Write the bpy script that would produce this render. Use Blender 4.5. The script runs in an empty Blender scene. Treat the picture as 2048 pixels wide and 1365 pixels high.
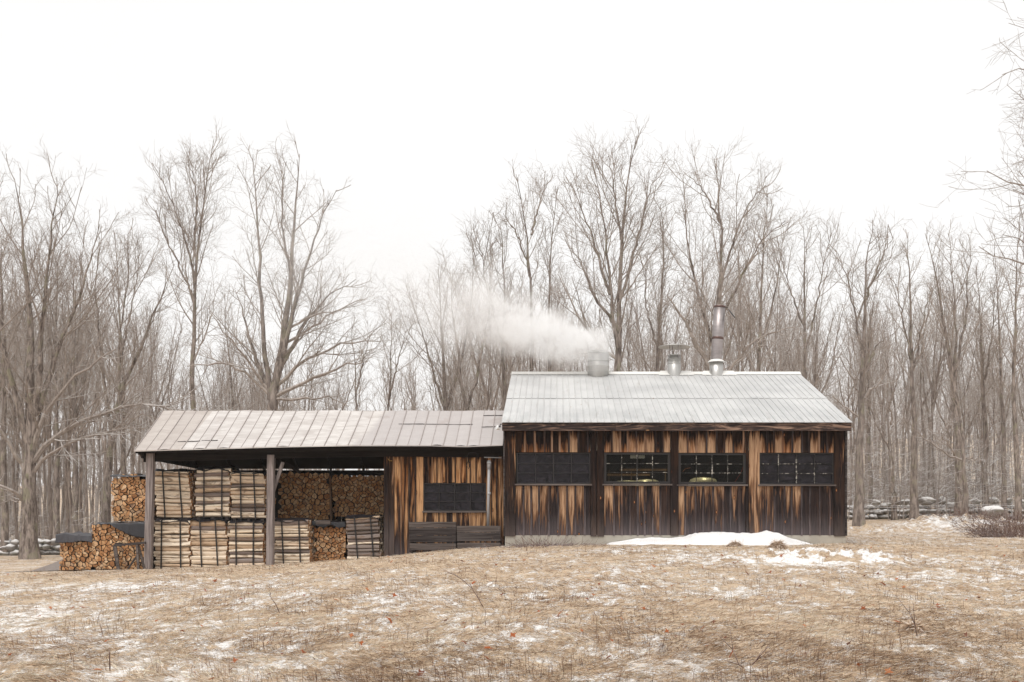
import bpy, math, random
import numpy as np
from mathutils import Vector, Matrix
R_ = np.random.RandomState(7); random.seed(7)
rad = math.radians
sc = bpy.context.scene
COL = sc.collection
# ------------------------------------------------------------------ camera
F, VX, HY, CZ = 2000.0, 1115.0, 1020.0, 1.6      # focal length / principal point in 2048-wide pixels, eye height
cam = bpy.data.cameras.new('camera'); co = bpy.data.objects.new('camera', cam); COL.objects.link(co)
co.location = (0, 0, CZ); co.rotation_euler = (rad(90), 0, 0)
cam.sensor_width = 36; cam.lens = 36*F/2048
cam.shift_x = -(VX-1024)/2048; cam.shift_y = (HY-682.5)/2048
cam.clip_end = 3000; cam.clip_start = .1
sc.camera = co
# ------------------------------------------------------------------ world
w = bpy.data.worlds.new('World'); sc.world = w; w.use_nodes = True
nt = w.node_tree; nt.nodes.clear()
sky = nt.nodes.new('ShaderNodeTexSky'); sky.sky_type = 'NISHITA'; sky.sun_disc = False
SUN_EL, SUN_AZ = rad(64), rad(200)
sky.sun_elevation = SUN_EL; sky.sun_rotation = SUN_AZ; sky.dust_density = 6; sky.air_density = 1; sky.ozone_density = 1
hs = nt.nodes.new('ShaderNodeHueSaturation'); hs.inputs['Saturation'].default_value = .03
cl = nt.nodes.new('ShaderNodeMix'); cl.data_type = 'RGBA'; cl.inputs[0].default_value = .86
cl.inputs[7].default_value = (7.4, 7.3, 7.22, 1)             # even cloud cover over the clear sky
cn = nt.nodes.new('ShaderNodeTexNoise'); cn.inputs['Scale'].default_value = 1.6; cn.inputs['Detail'].default_value = 3
cm = nt.nodes.new('ShaderNodeMix'); cm.data_type = 'RGBA'; cm.inputs[6].default_value = (7.55,7.49,7.44,1); cm.inputs[7].default_value = (8.6,8.57,8.54,1)
nt.links.new(cn.outputs[0], cm.inputs[0]); nt.links.new(cm.outputs[2], cl.inputs[7])
bgn = nt.nodes.new('ShaderNodeBackground'); bgn.inputs[1].default_value = .1
wo = nt.nodes.new('ShaderNodeOutputWorld')
L = nt.links.new
L(sky.outputs[0], hs.inputs['Color']); L(hs.outputs[0], cl.inputs[6]); L(cl.outputs[2], bgn.inputs[0]); L(bgn.outputs[0], wo.inputs[0])
sl = bpy.data.lights.new('sun', 'SUN'); sl.energy = 1.35; sl.angle = rad(25); sl.color = (1, .965, .92)
so = bpy.data.objects.new('sun', sl); COL.objects.link(so)
d = Vector((math.sin(SUN_AZ)*math.cos(SUN_EL), math.cos(SUN_AZ)*math.cos(SUN_EL), math.sin(SUN_EL)))
so.rotation_euler = d.to_track_quat('Z', 'Y').to_euler(); so.location = (-10, -20, 30)
sc.view_settings.view_transform = 'Standard'; sc.view_settings.look = 'None'
sc.view_settings.exposure = .46; sc.view_settings.gamma = 1
sc.cycles.volume_bounces = 5; sc.cycles.max_bounces = 7; sc.cycles.transparent_max_bounces = 24
sc.cycles.volume_step_rate = 1.0; sc.cycles.use_denoising = True

# ------------------------------------------------------------------ helpers
def px(x, y, Y): return np.array(((x-VX)/F*Y, Y, CZ+(HY-y)/F*Y))
def X_(x, Y): return (x-VX)/F*Y
def Z_(y, Y): return CZ+(HY-y)/F*Y

def mesh_np(name, V, faces, mats=(), fmat=None, rnd=None, smooth=False, col=None):
    """V (n,3); faces list of int arrays (n,k); fmat / rnd per face arrays"""
    me = bpy.data.meshes.new(name)
    V = np.asarray(V, dtype=np.float32)
    faces = [np.asarray(f, dtype=np.int32) for f in faces if len(f)]
    me.vertices.add(len(V)); me.vertices.foreach_set('co', V.ravel())
    loops = np.concatenate([f.ravel() for f in faces])
    sizes = np.concatenate([np.full(len(f), f.shape[1], np.int32) for f in faces])
    starts = np.concatenate([[0], np.cumsum(sizes)[:-1]]).astype(np.int32)
    me.loops.add(len(loops)); me.loops.foreach_set('vertex_index', loops)
    me.polygons.add(len(sizes)); me.polygons.foreach_set('loop_start', starts)
    try: me.polygons.foreach_set('loop_total', sizes)
    except Exception: pass
    for m in mats: me.materials.append(m)
    if fmat is not None: me.polygons.foreach_set('material_index', np.asarray(fmat, np.int32))
    me.update(calc_edges=True)
    me.polygons.foreach_set('use_smooth', np.full(len(sizes), smooth, bool))
    if rnd is not None:
        a = me.attributes.new('rnd', 'FLOAT', 'FACE'); a.data.foreach_set('value', np.asarray(rnd, np.float32))
    if col is not None:
        a = me.attributes.new('tint', 'FLOAT_COLOR', 'FACE'); a.data.foreach_set('color', np.asarray(col, np.float32).ravel())
    me.validate(); me.update()
    return me

class MB:
    """collects shapes in world space, linked as ONE mesh object"""
    def __init__(s): s.v = []; s.f = []; s.m = []; s.r = []
    def add(s, vs, fs, rnd=None, mat=0):
        o = len(s.v); s.v += [tuple(v) for v in vs]
        r = random.random() if rnd is None else rnd
        for f in fs: s.f.append(tuple(i+o for i in f)); s.m.append(mat); s.r.append(r)
        return s
    def hexa(s, p, rnd=None, mat=0):   # p: bottom 4 ccw then top 4
        return s.add(p, [(3,2,1,0),(4,5,6,7),(0,1,5,4),(1,2,6,5),(2,3,7,6),(3,0,4,7)], rnd, mat)
    def box(s, x0, x1, y0, y1, z0, z1, rnd=None, mat=0):
        return s.hexa([(x0,y0,z0),(x1,y0,z0),(x1,y1,z0),(x0,y1,z0),(x0,y0,z1),(x1,y0,z1),(x1,y1,z1),(x0,y1,z1)], rnd, mat)
    def bar(s, a, b, wx, wy, rnd=None, mat=0, up=(0,0,1)):   # rectangular bar from a to b
        a = Vector(a); b = Vector(b); t = (b-a).normalized()
        u = t.cross(Vector(up));
        if u.length < 1e-3: u = t.cross(Vector((0,1,0)))
        u.normalize(); v = t.cross(u).normalized()
        c = [(-1,-1),(1,-1),(1,1),(-1,1)]
        return s.hexa([a+u*i*wx/2+v*j*wy/2 for i,j in c]+[b+u*i*wx/2+v*j*wy/2 for i,j in c], rnd, mat)
    def tube(s, pts, r, k=12, caps=True, rnd=None, mat=0):
        pts = [Vector(p) for p in pts]; n = len(pts)
        rs = [r]*n if np.isscalar(r) else list(r)
        vs = []; u = None
        for i, p in enumerate(pts):
            t = (pts[min(i+1,n-1)]-pts[max(i-1,0)]).normalized()
            if u is None:
                u = t.cross(Vector((0,0,1)));
                if u.length < .1: u = t.cross(Vector((0,1,0)))
            u = (u - t*u.dot(t)).normalized(); v = t.cross(u)
            for q in range(k):
                a = 2*math.pi*q/k; vs.append(p+(u*math.cos(a)+v*math.sin(a))*rs[i])
        fs = [(i*k+q, i*k+(q+1)%k, (i+1)*k+(q+1)%k, (i+1)*k+q) for i in range(n-1) for q in range(k)]
        if caps: fs += [tuple(range(k))[::-1], tuple((n-1)*k+q for q in range(k))]
        return s.add(vs, fs, rnd, mat)
    def lathe(s, c, prof, k=28, rnd=None, mat=0, axis=None):   # prof list of (r,h)
        c = Vector(c); A = Matrix.Identity(3) if axis is None else axis
        vs = [c + A@Vector((r*math.cos(2*math.pi*q/k), r*math.sin(2*math.pi*q/k), h)) for r, h in prof for q in range(k)]
        fs = [(i*k+q, i*k+(q+1)%k, (i+1)*k+(q+1)%k, (i+1)*k+q) for i in range(len(prof)-1) for q in range(k)]
        return s.add(vs, fs, rnd, mat)
    def build(s, name, mats, parent=None, smooth=False, bevel=0):
        if not isinstance(mats, (list, tuple)): mats = [mats]
        me = bpy.data.meshes.new(name)
        off = Vector(parent_loc(parent))
        me.from_pydata([tuple(Vector(v)-off) for v in s.v], [], s.f)
        for m in mats: me.materials.append(m)
        me.polygons.foreach_set('material_index', np.array(s.m, np.int32))
        me.polygons.foreach_set('use_smooth', np.full(len(s.f), smooth, bool))
        a = me.attributes.new('rnd', 'FLOAT', 'FACE'); a.data.foreach_set('value', np.array(s.r, np.float32))
        me.validate(); me.update()
        o = bpy.data.objects.new(name, me); COL.objects.link(o)
        if parent is not None: o.parent = parent
        if bevel:
            b = o.modifiers.new('bevel', 'BEVEL'); b.width = bevel; b.segments = 1; b.limit_method = 'ANGLE'
        return o
def parent_loc(p):
    l = Vector((0,0,0))
    while p is not None: l += p.location; p = p.parent
    return l
def link(name, me, parent=None, loc=None):
    o = bpy.data.objects.new(name, me); COL.objects.link(o)
    if parent is not None: o.parent = parent
    if loc is not None: o.location = loc
    return o
def tag(o, label=None, cat=None, group=None, kind=None):
    if label: o['label'] = label
    if cat: o['category'] = cat
    if group: o['group'] = group
    if kind: o['kind'] = kind
    return o
def empty(name, loc, *a, **k):
    o = bpy.data.objects.new(name, None); COL.objects.link(o); o.location = loc; o.empty_display_size = .3
    return tag(o, *a, **k)

# value noise in numpy
def vnoise(x, y, seed=0):
    xi = np.floor(x).astype(np.int64); yi = np.floor(y).astype(np.int64); fx = x-xi; fy = y-yi
    fx = fx*fx*(3-2*fx); fy = fy*fy*(3-2*fy)
    def h(a, b):
        n = (a*374761393 + b*668265263 + seed*982451653) & 0xffffffff
        n = ((n ^ (n >> 13))*1274126177) & 0xffffffff
        return ((n ^ (n >> 16)) & 0xffff)/65535.0
    return (h(xi,yi)*(1-fx)+h(xi+1,yi)*fx)*(1-fy)+(h(xi,yi+1)*(1-fx)+h(xi+1,yi+1)*fx)*fy
def fbm(x, y, seed=0, o=4):
    s = 0; a = .5; t = 0
    for i in range(o): s = s+a*vnoise(x*2**i+i*17.3, y*2**i+i*9.1, seed+i); t += a; a *= .55
    return s/t

# ------------------------------------------------------------------ materials
class NT:
    def __init__(s, name):
        s.m = bpy.data.materials.new(name); s.m.use_nodes = True; s.t = s.m.node_tree; s.t.nodes.clear()
        s.out = s.t.nodes.new('ShaderNodeOutputMaterial')
    def n(s, typ, ins=None, **props):
        x = s.t.nodes.new(typ)
        for k, v in props.items(): setattr(x, k, v)
        for k, v in (ins or {}).items():
            i = x.inputs[k]
            if isinstance(v, bpy.types.NodeSocket): s.t.links.new(v, i)
            else: i.default_value = v
        return x
    def math(s, op, a, b=None, c=None, clamp=False):
        x = s.t.nodes.new('ShaderNodeMath'); x.operation = op; x.use_clamp = clamp
        for i, v in enumerate((a, b, c)):
            if v is None: continue
            if isinstance(v, bpy.types.NodeSocket): s.t.links.new(v, x.inputs[i])
            else: x.inputs[i].default_value = v
        return x.outputs[0]
    def mix(s, f, a, b, mode='MIX'):
        x = s.t.nodes.new('ShaderNodeMix'); x.data_type = 'RGBA'; x.blend_type = mode
        for i, v in ((0, f), (6, a), (7, b)):
            if isinstance(v, bpy.types.NodeSocket): s.t.links.new(v, x.inputs[i])
            elif i == 0: x.inputs[0].default_value = v
            else: x.inputs[i].default_value = tuple(v)+(1,) if len(v) == 3 else v
        return x.outputs[2]
    def ramp(s, f, stops, interp='LINEAR'):
        x = s.t.nodes.new('ShaderNodeValToRGB'); s.t.links.new(f, x.inputs[0]); cr = x.color_ramp; cr.interpolation = interp
        while len(cr.elements) > 1: cr.elements.remove(cr.elements[-1])
        for i, (p, c) in enumerate(stops):
            e = cr.elements[0] if i == 0 else cr.elements.new(p)
            e.position = p; e.color = (c, c, c, 1) if np.isscalar(c) else tuple(c)+(1,)
        return x.outputs[0]
    def sstep(s, f, a, b):
        x = s.n('ShaderNodeMapRange', {0: f, 1: a, 2: b, 3: 0., 4: 1.}, interpolation_type='SMOOTHSTEP'); return x.outputs[0]
    def pos(s): return s.n('ShaderNodeNewGeometry').outputs['Position']
    def obj(s): return s.n('ShaderNodeTexCoord').outputs['Object']
    def vmul(s, v, m, add=None):
        x = s.n('ShaderNodeMapping', {0: v, 3: m}); 
        if add is not None:
            if isinstance(add, bpy.types.NodeSocket): s.t.links.new(add, x.inputs[1])
            else: x.inputs[1].default_value = add
        return x.outputs[0]
    def noise(s, v, scale=1., detail=4., rough=.55, dist=0.):
        return s.n('ShaderNodeTexNoise', {'Vector': v, 'Scale': scale, 'Detail': detail, 'Roughness': rough, 'Distortion': dist}).outputs[0]
    def rnd(s, name='rnd'): return s.n('ShaderNodeAttribute', attribute_name=name)
    def bsdf(s, color, rough=.8, metal=0., spec=.3, bump=None, bstr=.3, bdist=.01, **ex):
        ins = {'Base Color': color if isinstance(color, bpy.types.NodeSocket) else tuple(color)+(1,), 'Roughness': rough, 'Metallic': metal, 'Specular IOR Level': spec}
        ins.update(ex)
        b = s.n('ShaderNodeBsdfPrincipled', ins)
        if bump is not None:
            k = s.n('ShaderNodeBump', {'Height': bump, 'Strength': bstr, 'Distance': bdist}); s.t.links.new(k.outputs[0], b.inputs['Normal'])
        s.t.links.new(b.outputs[0], s.out.inputs[0]); return b

M = {}
def siding(name, zlo, zhi, stops, bias=0., orange=(.42,.165,.06), tan=(.60,.385,.24), grey=(.24,.205,.215), dkhi=(.024,.016,.015), g=1.):
    t = NT(name); p = t.pos(); r = t.rnd().outputs['Fac']
    sx = t.n('ShaderNodeSeparateXYZ', {0: p})
    r37 = t.math('MULTIPLY', r, 37.); r91 = t.math('MULTIPLY', r, 91.)
    V = t.n('ShaderNodeCombineXYZ', {0: t.math('ADD', sx.outputs[0], r37), 1: r91, 2: t.math('ADD', sx.outputs[2], r37)}).outputs[0]
    n1 = t.noise(t.vmul(V, (19,1,.75)), 1., 6., .6, .4)
    nz = t.noise(t.vmul(V, (5.,1,.5)), 1., 3., .5, 1.2)
    n2 = t.noise(t.vmul(V, (34,1,1.6)), 1., 4., .6, .5)
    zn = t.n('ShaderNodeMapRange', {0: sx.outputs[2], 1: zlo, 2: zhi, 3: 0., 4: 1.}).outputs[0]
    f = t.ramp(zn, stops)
    wv = t.math('ADD', t.math('ADD', f, t.math('MULTIPLY', t.math('SUBTRACT', n1, .5), 1.75)), t.math('MULTIPLY', t.math('SUBTRACT', r, .5), 1.15))
    wv = t.math('ADD', wv, t.math('ADD', t.math('MULTIPLY', t.math('SUBTRACT', nz, .5), 1.9), bias))
    wv = t.math('ADD', wv, t.math('MULTIPLY', t.math('SUBTRACT', n2, .5), .9))
    xlow = t.noise(t.n('ShaderNodeCombineXYZ', {0: sx.outputs[0]}).outputs[0], .8, 2.)
    wv = t.math('ADD', wv, t.math('MULTIPLY', t.math('SUBTRACT', xlow, .5), 1.1))
    mask = t.sstep(wv, .40, .92)
    dk = t.mix(t.sstep(n2, .35, .7), (.005,.0035,.004), dkhi)
    dk = t.mix(t.math('MULTIPLY', t.sstep(t.math('SUBTRACT', 1., nz), .45, .65), .6), dk, t.mix(n2, (.012,.006,.004), (.085,.042,.024)))
    # silvered, worn wood near the ground
    gz = t.ramp(zn, [(0, .55*g), (.10, .32*g), (.22, .10*g), (.6, .03*g), (1, 0.)])
    dk = t.mix(t.math('MULTIPLY', gz, t.math('ADD', n2, .2), clamp=True), dk, grey)
    tone = t.sstep(t.math('ADD', nz, t.math('MULTIPLY', t.math('SUBTRACT', r, .5), .5)), .3, .7)
    tone = t.math('ADD', tone, t.ramp(zn, [(0,.7),(.5,.45),(.75,.1),(1,0.)]), clamp=True)
    fr = t.mix(tone, orange, tan)
    fr = t.mix(t.sstep(n2, .40, .68), fr, t.mix(.7, fr, (.10,.04,.016)))
    fr = t.mix(t.math('MULTIPLY', r, .25), fr, (.12,.05,.02))
    c = t.mix(mask, dk, fr)
    # a burnt brown rim between fresh and weathered wood
    rim = t.math('MULTIPLY', t.math('SUBTRACT', 1., t.math('ABSOLUTE', t.math('SUBTRACT', t.math('MULTIPLY', mask, 2.), 1.))), .6)
    c = t.mix(rim, c, (.15,.055,.02))
    vo = t.n('ShaderNodeTexVoronoi', {'Vector': t.vmul(V, (4.2,1,1.7)), 'Scale': 1., 'Randomness': 1.}).outputs['Distance']
    ring = t.sstep(vo, .17, .06)
    c = t.mix(t.math('MULTIPLY', ring, .85), c, (.05,.018,.01))
    core = t.sstep(vo, .085, .045)
    c = t.mix(t.math('MULTIPLY', core, .9), c, (.42,.19,.08))
    t.bsdf(c, .9, spec=.06, bump=t.math('ADD', n2, mask), bstr=.5, bdist=.006)
    return t.m
ZL = lambda y: Z_(y, 31.0)
M['siding'] = siding('weathered_siding_eave_shade', ZL(1072), ZL(860), [(0,.12),(.12,.32),(.26,.52),(.38,.70),(.47,.92),(.5,.6),(.72,.6),(.79,1.05),(.86,.8),(.93,.35),(1,-.1)], -.10)  # weathering by height; the dark top end is eave shade put into the colour
M['batten'] = siding('weathered_batten', ZL(1072), ZL(860), [(0,.0),(.26,.10),(.47,.42),(.5,.5),(.72,.5),(.79,.7),(.92,.6),(1,.2)], -.1, orange=(.22,.09,.04), tan=(.40,.26,.18), grey=(.27,.23,.24), dkhi=(.10,.08,.08), g=1.15)
M['trimwood'] = siding('weathered_trim', ZL(1072), ZL(860), [(0,-.05),(.2,.12),(.45,.38),(.75,.52),(.9,.5),(1,.1)], -.1, grey=(.2,.16,.15))
M['shedsiding'] = siding('shed_siding', Z_(1120,31.5), Z_(905,31.5), [(0,.0),(.2,.28),(.4,.64),(.6,.70),(.85,.70),(.95,.4),(1,.1)], .04, orange=(.55,.22,.075), tan=(.72,.42,.22))
M['shedbatten'] = siding('shed_batten', Z_(1120,31.5), Z_(905,31.5), [(0,.05),(.4,.4),(1,.4)], 0., orange=(.30,.12,.045), tan=(.42,.26,.16), dkhi=(.08,.06,.05))
def wood(name, a, b, scale=(1,1,1), grain='x', rough=.8, bump=.3):
    t = NT(name); p = t.obj(); r = t.rnd().outputs['Fac']
    s = {'x': (1.2,30,30), 'y': (30,1.2,30), 'z': (30,30,1.2)}[grain]
    off = t.n('ShaderNodeCombineXYZ', {0: t.math('MULTIPLY', r, 31.), 1: t.math('MULTIPLY', r, 17.), 2: r}).outputs[0]
    n = t.noise(t.vmul(p, s, off), 1., 5., .62, .5); n3 = t.noise(t.vmul(p, tuple(q*.15 for q in s), off), 1., 3., .5, 1.)
    c = t.mix(t.sstep(t.math('ADD', t.math('MULTIPLY', n, .6), t.math('MULTIPLY', n3, .4)), .36, .64), a, b)
    c = t.mix(t.math('MULTIPLY', r, .35), c, (.02,.015,.015))
    t.bsdf(c, rough, spec=.08, bump=n, bstr=bump, bdist=.005); return t.m
M['post'] = wood('grey_post_wood', (.13,.105,.10), (.36,.31,.295), grain='z')
M['greyboard'] = wood('grey_board_wood', (.025,.02,.02), (.11,.095,.09), grain='x')
M['paleboard'] = wood('pale_board_wood', (.07,.055,.05), (.20,.17,.155), grain='x')
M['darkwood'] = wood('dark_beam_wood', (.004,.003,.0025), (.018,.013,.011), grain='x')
M['brownwood'] = wood('brown_prop_wood', (.12,.07,.045), (.30,.2,.14), grain='z')
def fascia():
    t = NT('fascia_wood'); p = t.pos()
    n = t.noise(t.vmul(p, (1.1,1,9)), 1., 5., .6, 1.6); n2 = t.noise(t.vmul(p, (3,1,60)), 1., 4., .6, .6)
    r = t.rnd().outputs['Fac']
    c = t.ramp(t.math('ADD', n, t.math('MULTIPLY', t.math('SUBTRACT', r, .5), .12)), [(.32,(.012,.009,.009)),(.46,(.035,.024,.022)),(.54,(.11,.07,.055)),(.64,(.34,.22,.16)),(.76,(.46,.33,.25)),(.88,(.2,.12,.09))])
    c = t.mix(t.math('MULTIPLY', n2, .5), c, (.03,.02,.02))
    vo = t.n('ShaderNodeTexVoronoi', {'Vector': t.vmul(p, (.9,1,4.)), 'Scale': 1.}).outputs['Distance']
    c = t.mix(t.sstep(vo, .13, .09), c, (.03,.015,.01)); c = t.mix(t.sstep(vo, .07, .04), c, (.4,.22,.11))
    t.bsdf(c, .8, spec=.2, bump=n2, bstr=.3, bdist=.004); return t.m
M['fascia'] = fascia()
def metalroof():
    t = NT('galvanised_roof'); p = t.pos(); r = t.rnd().outputs['Fac']
    st = t.noise(t.vmul(p, (9,.9,1)), 1., 5., .6, .5); big = t.noise(p, .7, 3.)
    c = t.mix(t.sstep(big, .3, .7), (.475,.475,.472), (.59,.588,.58))
    low = t.n('ShaderNodeMapRange', {0: t.n('ShaderNodeSeparateXYZ', {0: p}).outputs[1], 1: 34., 2: 30.8, 3: 0., 4: 1.}).outputs[0]
    c = t.mix(t.math('MULTIPLY', t.math('MULTIPLY', t.sstep(st, .5, .56), low), .33), c, (.33,.35,.35))
    sp = t.n('ShaderNodeTexVoronoi', {'Vector': t.vmul(p, (3.,2.,1)), 'Scale': 1.}).outputs['Distance']
    c = t.mix(t.sstep(sp, .07, .04), c, (.28,.15,.08))
    rs_ = t.noise(t.vmul(p, (5,.5,1)), 1., 4., .6, .4)
    c = t.mix(t.math('MULTIPLY', t.sstep(rs_, .60, .70), .35), c, (.33,.30,.27))
    c = t.mix(t.math('MULTIPLY', r, .08), c, (.3,.3,.3))
    t.bsdf(c, .5, metal=.15, spec=.4, bump=big, bstr=.2, bdist=.02); return t.m
M['roof'] = metalroof()
def shedroof():
    t = NT('old_tin_roof'); p = t.pos(); r = t.rnd().outputs['Fac']
    sx = t.n('ShaderNodeSeparateXYZ', {0: p})
    n = t.noise(t.vmul(p, (1.2,5.,5.)), 1., 6., .62, .8); b = t.noise(p, .9, 4., .6)
    c = t.mix(t.sstep(n, .35, .68), (.49,.455,.43), (.63,.60,.575))
    # purple-grey older sheets towards the house, and a small patch at the far gable
    e = t.math('ADD', sx.outputs[0], t.math('MULTIPLY', t.math('SUBTRACT', b, .5), .35))
    e = t.math('SUBTRACT', e, t.math('MULTIPLY', t.math('SUBTRACT', sx.outputs[1], 31.), .30))
    old = t.sstep(e, -6.5, -6.2)
    c = t.mix(old, c, t.mix(n, (.39,.355,.345), (.51,.48,.465)))
    g = t.math('SUBTRACT', sx.outputs[0], t.math('MULTIPLY', t.math('SUBTRACT', sx.outputs[1], 31.), .1))
    c = t.mix(t.math('MULTIPLY', t.sstep(g, -11.7, -11.75), .75), c, t.mix(n, (.33,.28,.25), (.52,.47,.43)))
    c = t.mix(t.math('MULTIPLY', t.sstep(b, .62, .72), .3), c, (.30,.23,.2))
    c = t.mix(t.math('MULTIPLY', r, .13), c, (.26,.22,.22))
    t.bsdf(c, .6, metal=.1, spec=.3, bump=t.math('ADD', n, b), bstr=.5, bdist=.02); return t.m
M['shedroof'] = shedroof()
def simple(name, c, rough=.7, metal=0., spec=.3, var=.25, scale=6., bump=0., vs=(1,1,1)):
    t = NT(name); n = t.noise(t.vmul(t.obj(), vs), scale, 5., .6)
    cc = t.mix(n, tuple(x*(1-var) for x in c), tuple(min(1,x*(1+var)) for x in c))
    t.bsdf(cc, rough, metal, spec, bump=n if bump else None, bstr=bump, bdist=.02); return t.m
M['shadeunder'] = simple('shade_dark_roof_underside', (.014,.011,.010), .95, spec=.03, var=.5, scale=3.)  # near-black underside: the gloom inside the shed put into the colour
M['concrete'] = simple('concrete', (.40,.37,.32), .9, var=.3, scale=2.5, bump=.2)
M['ridge'] = simple('white_ridge_metal', (.74,.73,.70), .5, spec=.4, var=.06)
M['seam'] = simple('dark_roof_seam', (.12,.11,.11), .6, .3)
M['steel'] = simple('stainless_steel', (.50,.49,.47), .40, .85, .5, var=.15, scale=3., vs=(4,4,1), bump=.05)
M['darksteel'] = simple('heat_blued_steel', (.34,.305,.30), .42, .75, .5, var=.4, scale=2., vs=(1,1,3), bump=.05)
M['copper'] = simple('brown_band', (.14,.09,.08), .4, .8)
M['tarp'] = simple('black_tarp', (.022,.021,.026), .42, spec=.5, var=.3, scale=4., bump=.6)
M['greytarp'] = simple('dusty_black_tarp', (.05,.048,.056), .5, spec=.5, var=.3, scale=4., bump=.6)
M['strap'] = simple('black_strap', (.03,.026,.026), .5)
M['pvc'] = simple('grey_white_pipe', (.42,.42,.43), .45, spec=.4, var=.08)
M['black'] = simple('black_frame_paint', (.03,.027,.027), .6)
def muntin():
    t = NT('flaking_white_muntin_paint'); n = t.noise(t.pos(), 9., 4., .7)
    t.bsdf(t.mix(t.sstep(n, .52, .60), (.02,.018,.017), (.42,.39,.34)), .7); return t.m
M['muntin'] = muntin()
M['wire'] = simple('pale_wire', (.6,.6,.62), .5)
M['cable'] = simple('black_cable', (.015,.013,.013), .5)
M['paper'] = simple('white_paper', (.8,.78,.75), .8, var=.05)
M['lampglass'] = simple('lamp_lens', (.75,.75,.75), .15, spec=.6)
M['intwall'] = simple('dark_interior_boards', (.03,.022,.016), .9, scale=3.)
def glass(name, tint, clear, bump=.25, spec=.16):
    t = NT(name); n = t.noise(t.pos(), 4., 5., .65, 1.5); cr = t.noise(t.pos(), 11., 4., .7, 2.)
    tint = t.mix(t.sstep(t.math('MULTIPLY', t.math('ADD', n, cr), .5), .44, .62), tint[:3], tuple(x*5. for x in tint[:3]))  # lighter patches in the tint stand in for reflections on the panes
    bp = t.n('ShaderNodeBump', {'Height': n, 'Strength': bump, 'Distance': .05})
    g = t.n('ShaderNodeBsdfPrincipled', {'Base Color': tint, 'Roughness': .10, 'Specular IOR Level': spec, 'Normal': bp.outputs[0]})
    tr = t.n('ShaderNodeBsdfTransparent', {0: (.8,.8,.75,1)})
    m = t.n('ShaderNodeMixShader', {0: clear, 1: g.outputs[0], 2: tr.outputs[0]})
    t.t.links.new(m.outputs[0], t.out.inputs[0]); return t.m
M['darkglass'] = glass('dark_window_plastic', (.007,.006,.008,1), .10, .9, .22)
M['clearglass'] = glass('window_glass', (.006,.006,.006,1), .72, .1)

def bark(name, dark, light, lichen=.25, snow=.35, s=1.):
    t = NT(name); o = t.obj()
    n = t.noise(t.vmul(o, (7*s,7*s,1.6*s)), 1., 6., .7, .4); b = t.noise(t.vmul(o, (2.2,2.2,1.6)), 1., 4., .6)
    c = t.mix(t.sstep(n, .34, .66), dark, light)
    c = t.mix(t.math('MULTIPLY', t.sstep(b, .52, .64), lichen), c, (.27,.26,.17))
    oi = t.n('ShaderNodeObjectInfo').outputs['Random']
    c = t.mix(t.math('MULTIPLY', oi, .3), c, (.24,.21,.195))
    if snow:
        g = t.n('ShaderNodeNewGeometry'); z = t.n('ShaderNodeSeparateXYZ', {0: g.outputs['Normal']}).outputs[2]
        c = t.mix(t.math('MULTIPLY', t.sstep(z, .35, .8), snow), c, (.74,.73,.72))
    t.bsdf(c, .95, spec=.1, bump=n, bstr=.5, bdist=.03); return t.m
M['bark'] = bark('maple_bark', (.07,.052,.043), (.38,.32,.28), .6, .4)
M['twig'] = bark('maple_twigs', (.25,.205,.175), (.42,.36,.315), .1, .5)
M['farbark'] = bark('far_bark', (.14,.11,.095), (.36,.30,.26), .25, .4)  # far bark, twigs, mass: snow-dusted, plus haze paleness put into the colour
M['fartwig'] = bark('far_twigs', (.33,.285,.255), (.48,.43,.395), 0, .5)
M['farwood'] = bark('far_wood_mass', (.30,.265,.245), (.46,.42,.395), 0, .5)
M['snowtwig'] = bark('snowy_twigs', (.26,.225,.205), (.42,.38,.35), 0, .85)
M['redtwig'] = bark('reddish_twigs', (.10,.05,.038), (.2,.12,.095), 0, .3)

def endgrain():
    t = NT('split_log_end'); o = t.obj(); oi = t.n('ShaderNodeObjectInfo').outputs['Random']; r = t.rnd().outputs['Fac']
    n = t.noise(o, 14., 5., .6, .6)
    rr = t.math('FRACT', t.math('ADD', oi, r))
    c = t.ramp(rr, [(0,(.36,.175,.08)),(.3,(.52,.27,.125)),(.6,(.63,.37,.19)),(.85,(.74,.52,.32)),(1,(.36,.23,.15))])
    c = t.mix(t.math('MULTIPLY', t.sstep(n, .4, .7), .6), c, (.20,.08,.035))
    t.bsdf(c, .85, spec=.15, bump=n, bstr=.4, bdist=.01); return t.m
M['endgrain'] = endgrain()
def logside():
    t = NT('split_log_face'); o = t.obj(); r = t.rnd().outputs['Fac']
    off = t.n('ShaderNodeCombineXYZ', {0: t.math('MULTIPLY', r, 53.), 1: t.math('MULTIPLY', r, 17.), 2: t.math('MULTIPLY', r, 29.)}).outputs[0]
    n = t.noise(t.vmul(o, (2.,30,30), off), 1., 6., .65, .6); b = t.noise(t.vmul(o, (2.2,7,7), off), 1., 4., .6, 1.)
    c = t.ramp(r, [(0,(.74,.605,.46)),(.3,(.82,.715,.58)),(.55,(.68,.53,.39)),(.68,(.55,.39,.255)),(.74,(.20,.155,.135)),(.88,(.30,.25,.225)),(1,(.13,.10,.085))])
    c = t.mix(t.math('MULTIPLY', t.sstep(b, .53, .64), .75), c, (.20,.13,.09))
    c = t.mix(t.math('MULTIPLY', t.sstep(n, .48, .72), .6), c, t.mix(.6, c, (.12,.07,.045)))
    t.bsdf(c, .9, spec=.12, bump=n, bstr=.6, bdist=.012); return t.m
M['logside'] = logside()
M['logbark'] = simple('log_bark', (.045,.033,.026), .95, var=.6, scale=12., bump=.6)
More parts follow.
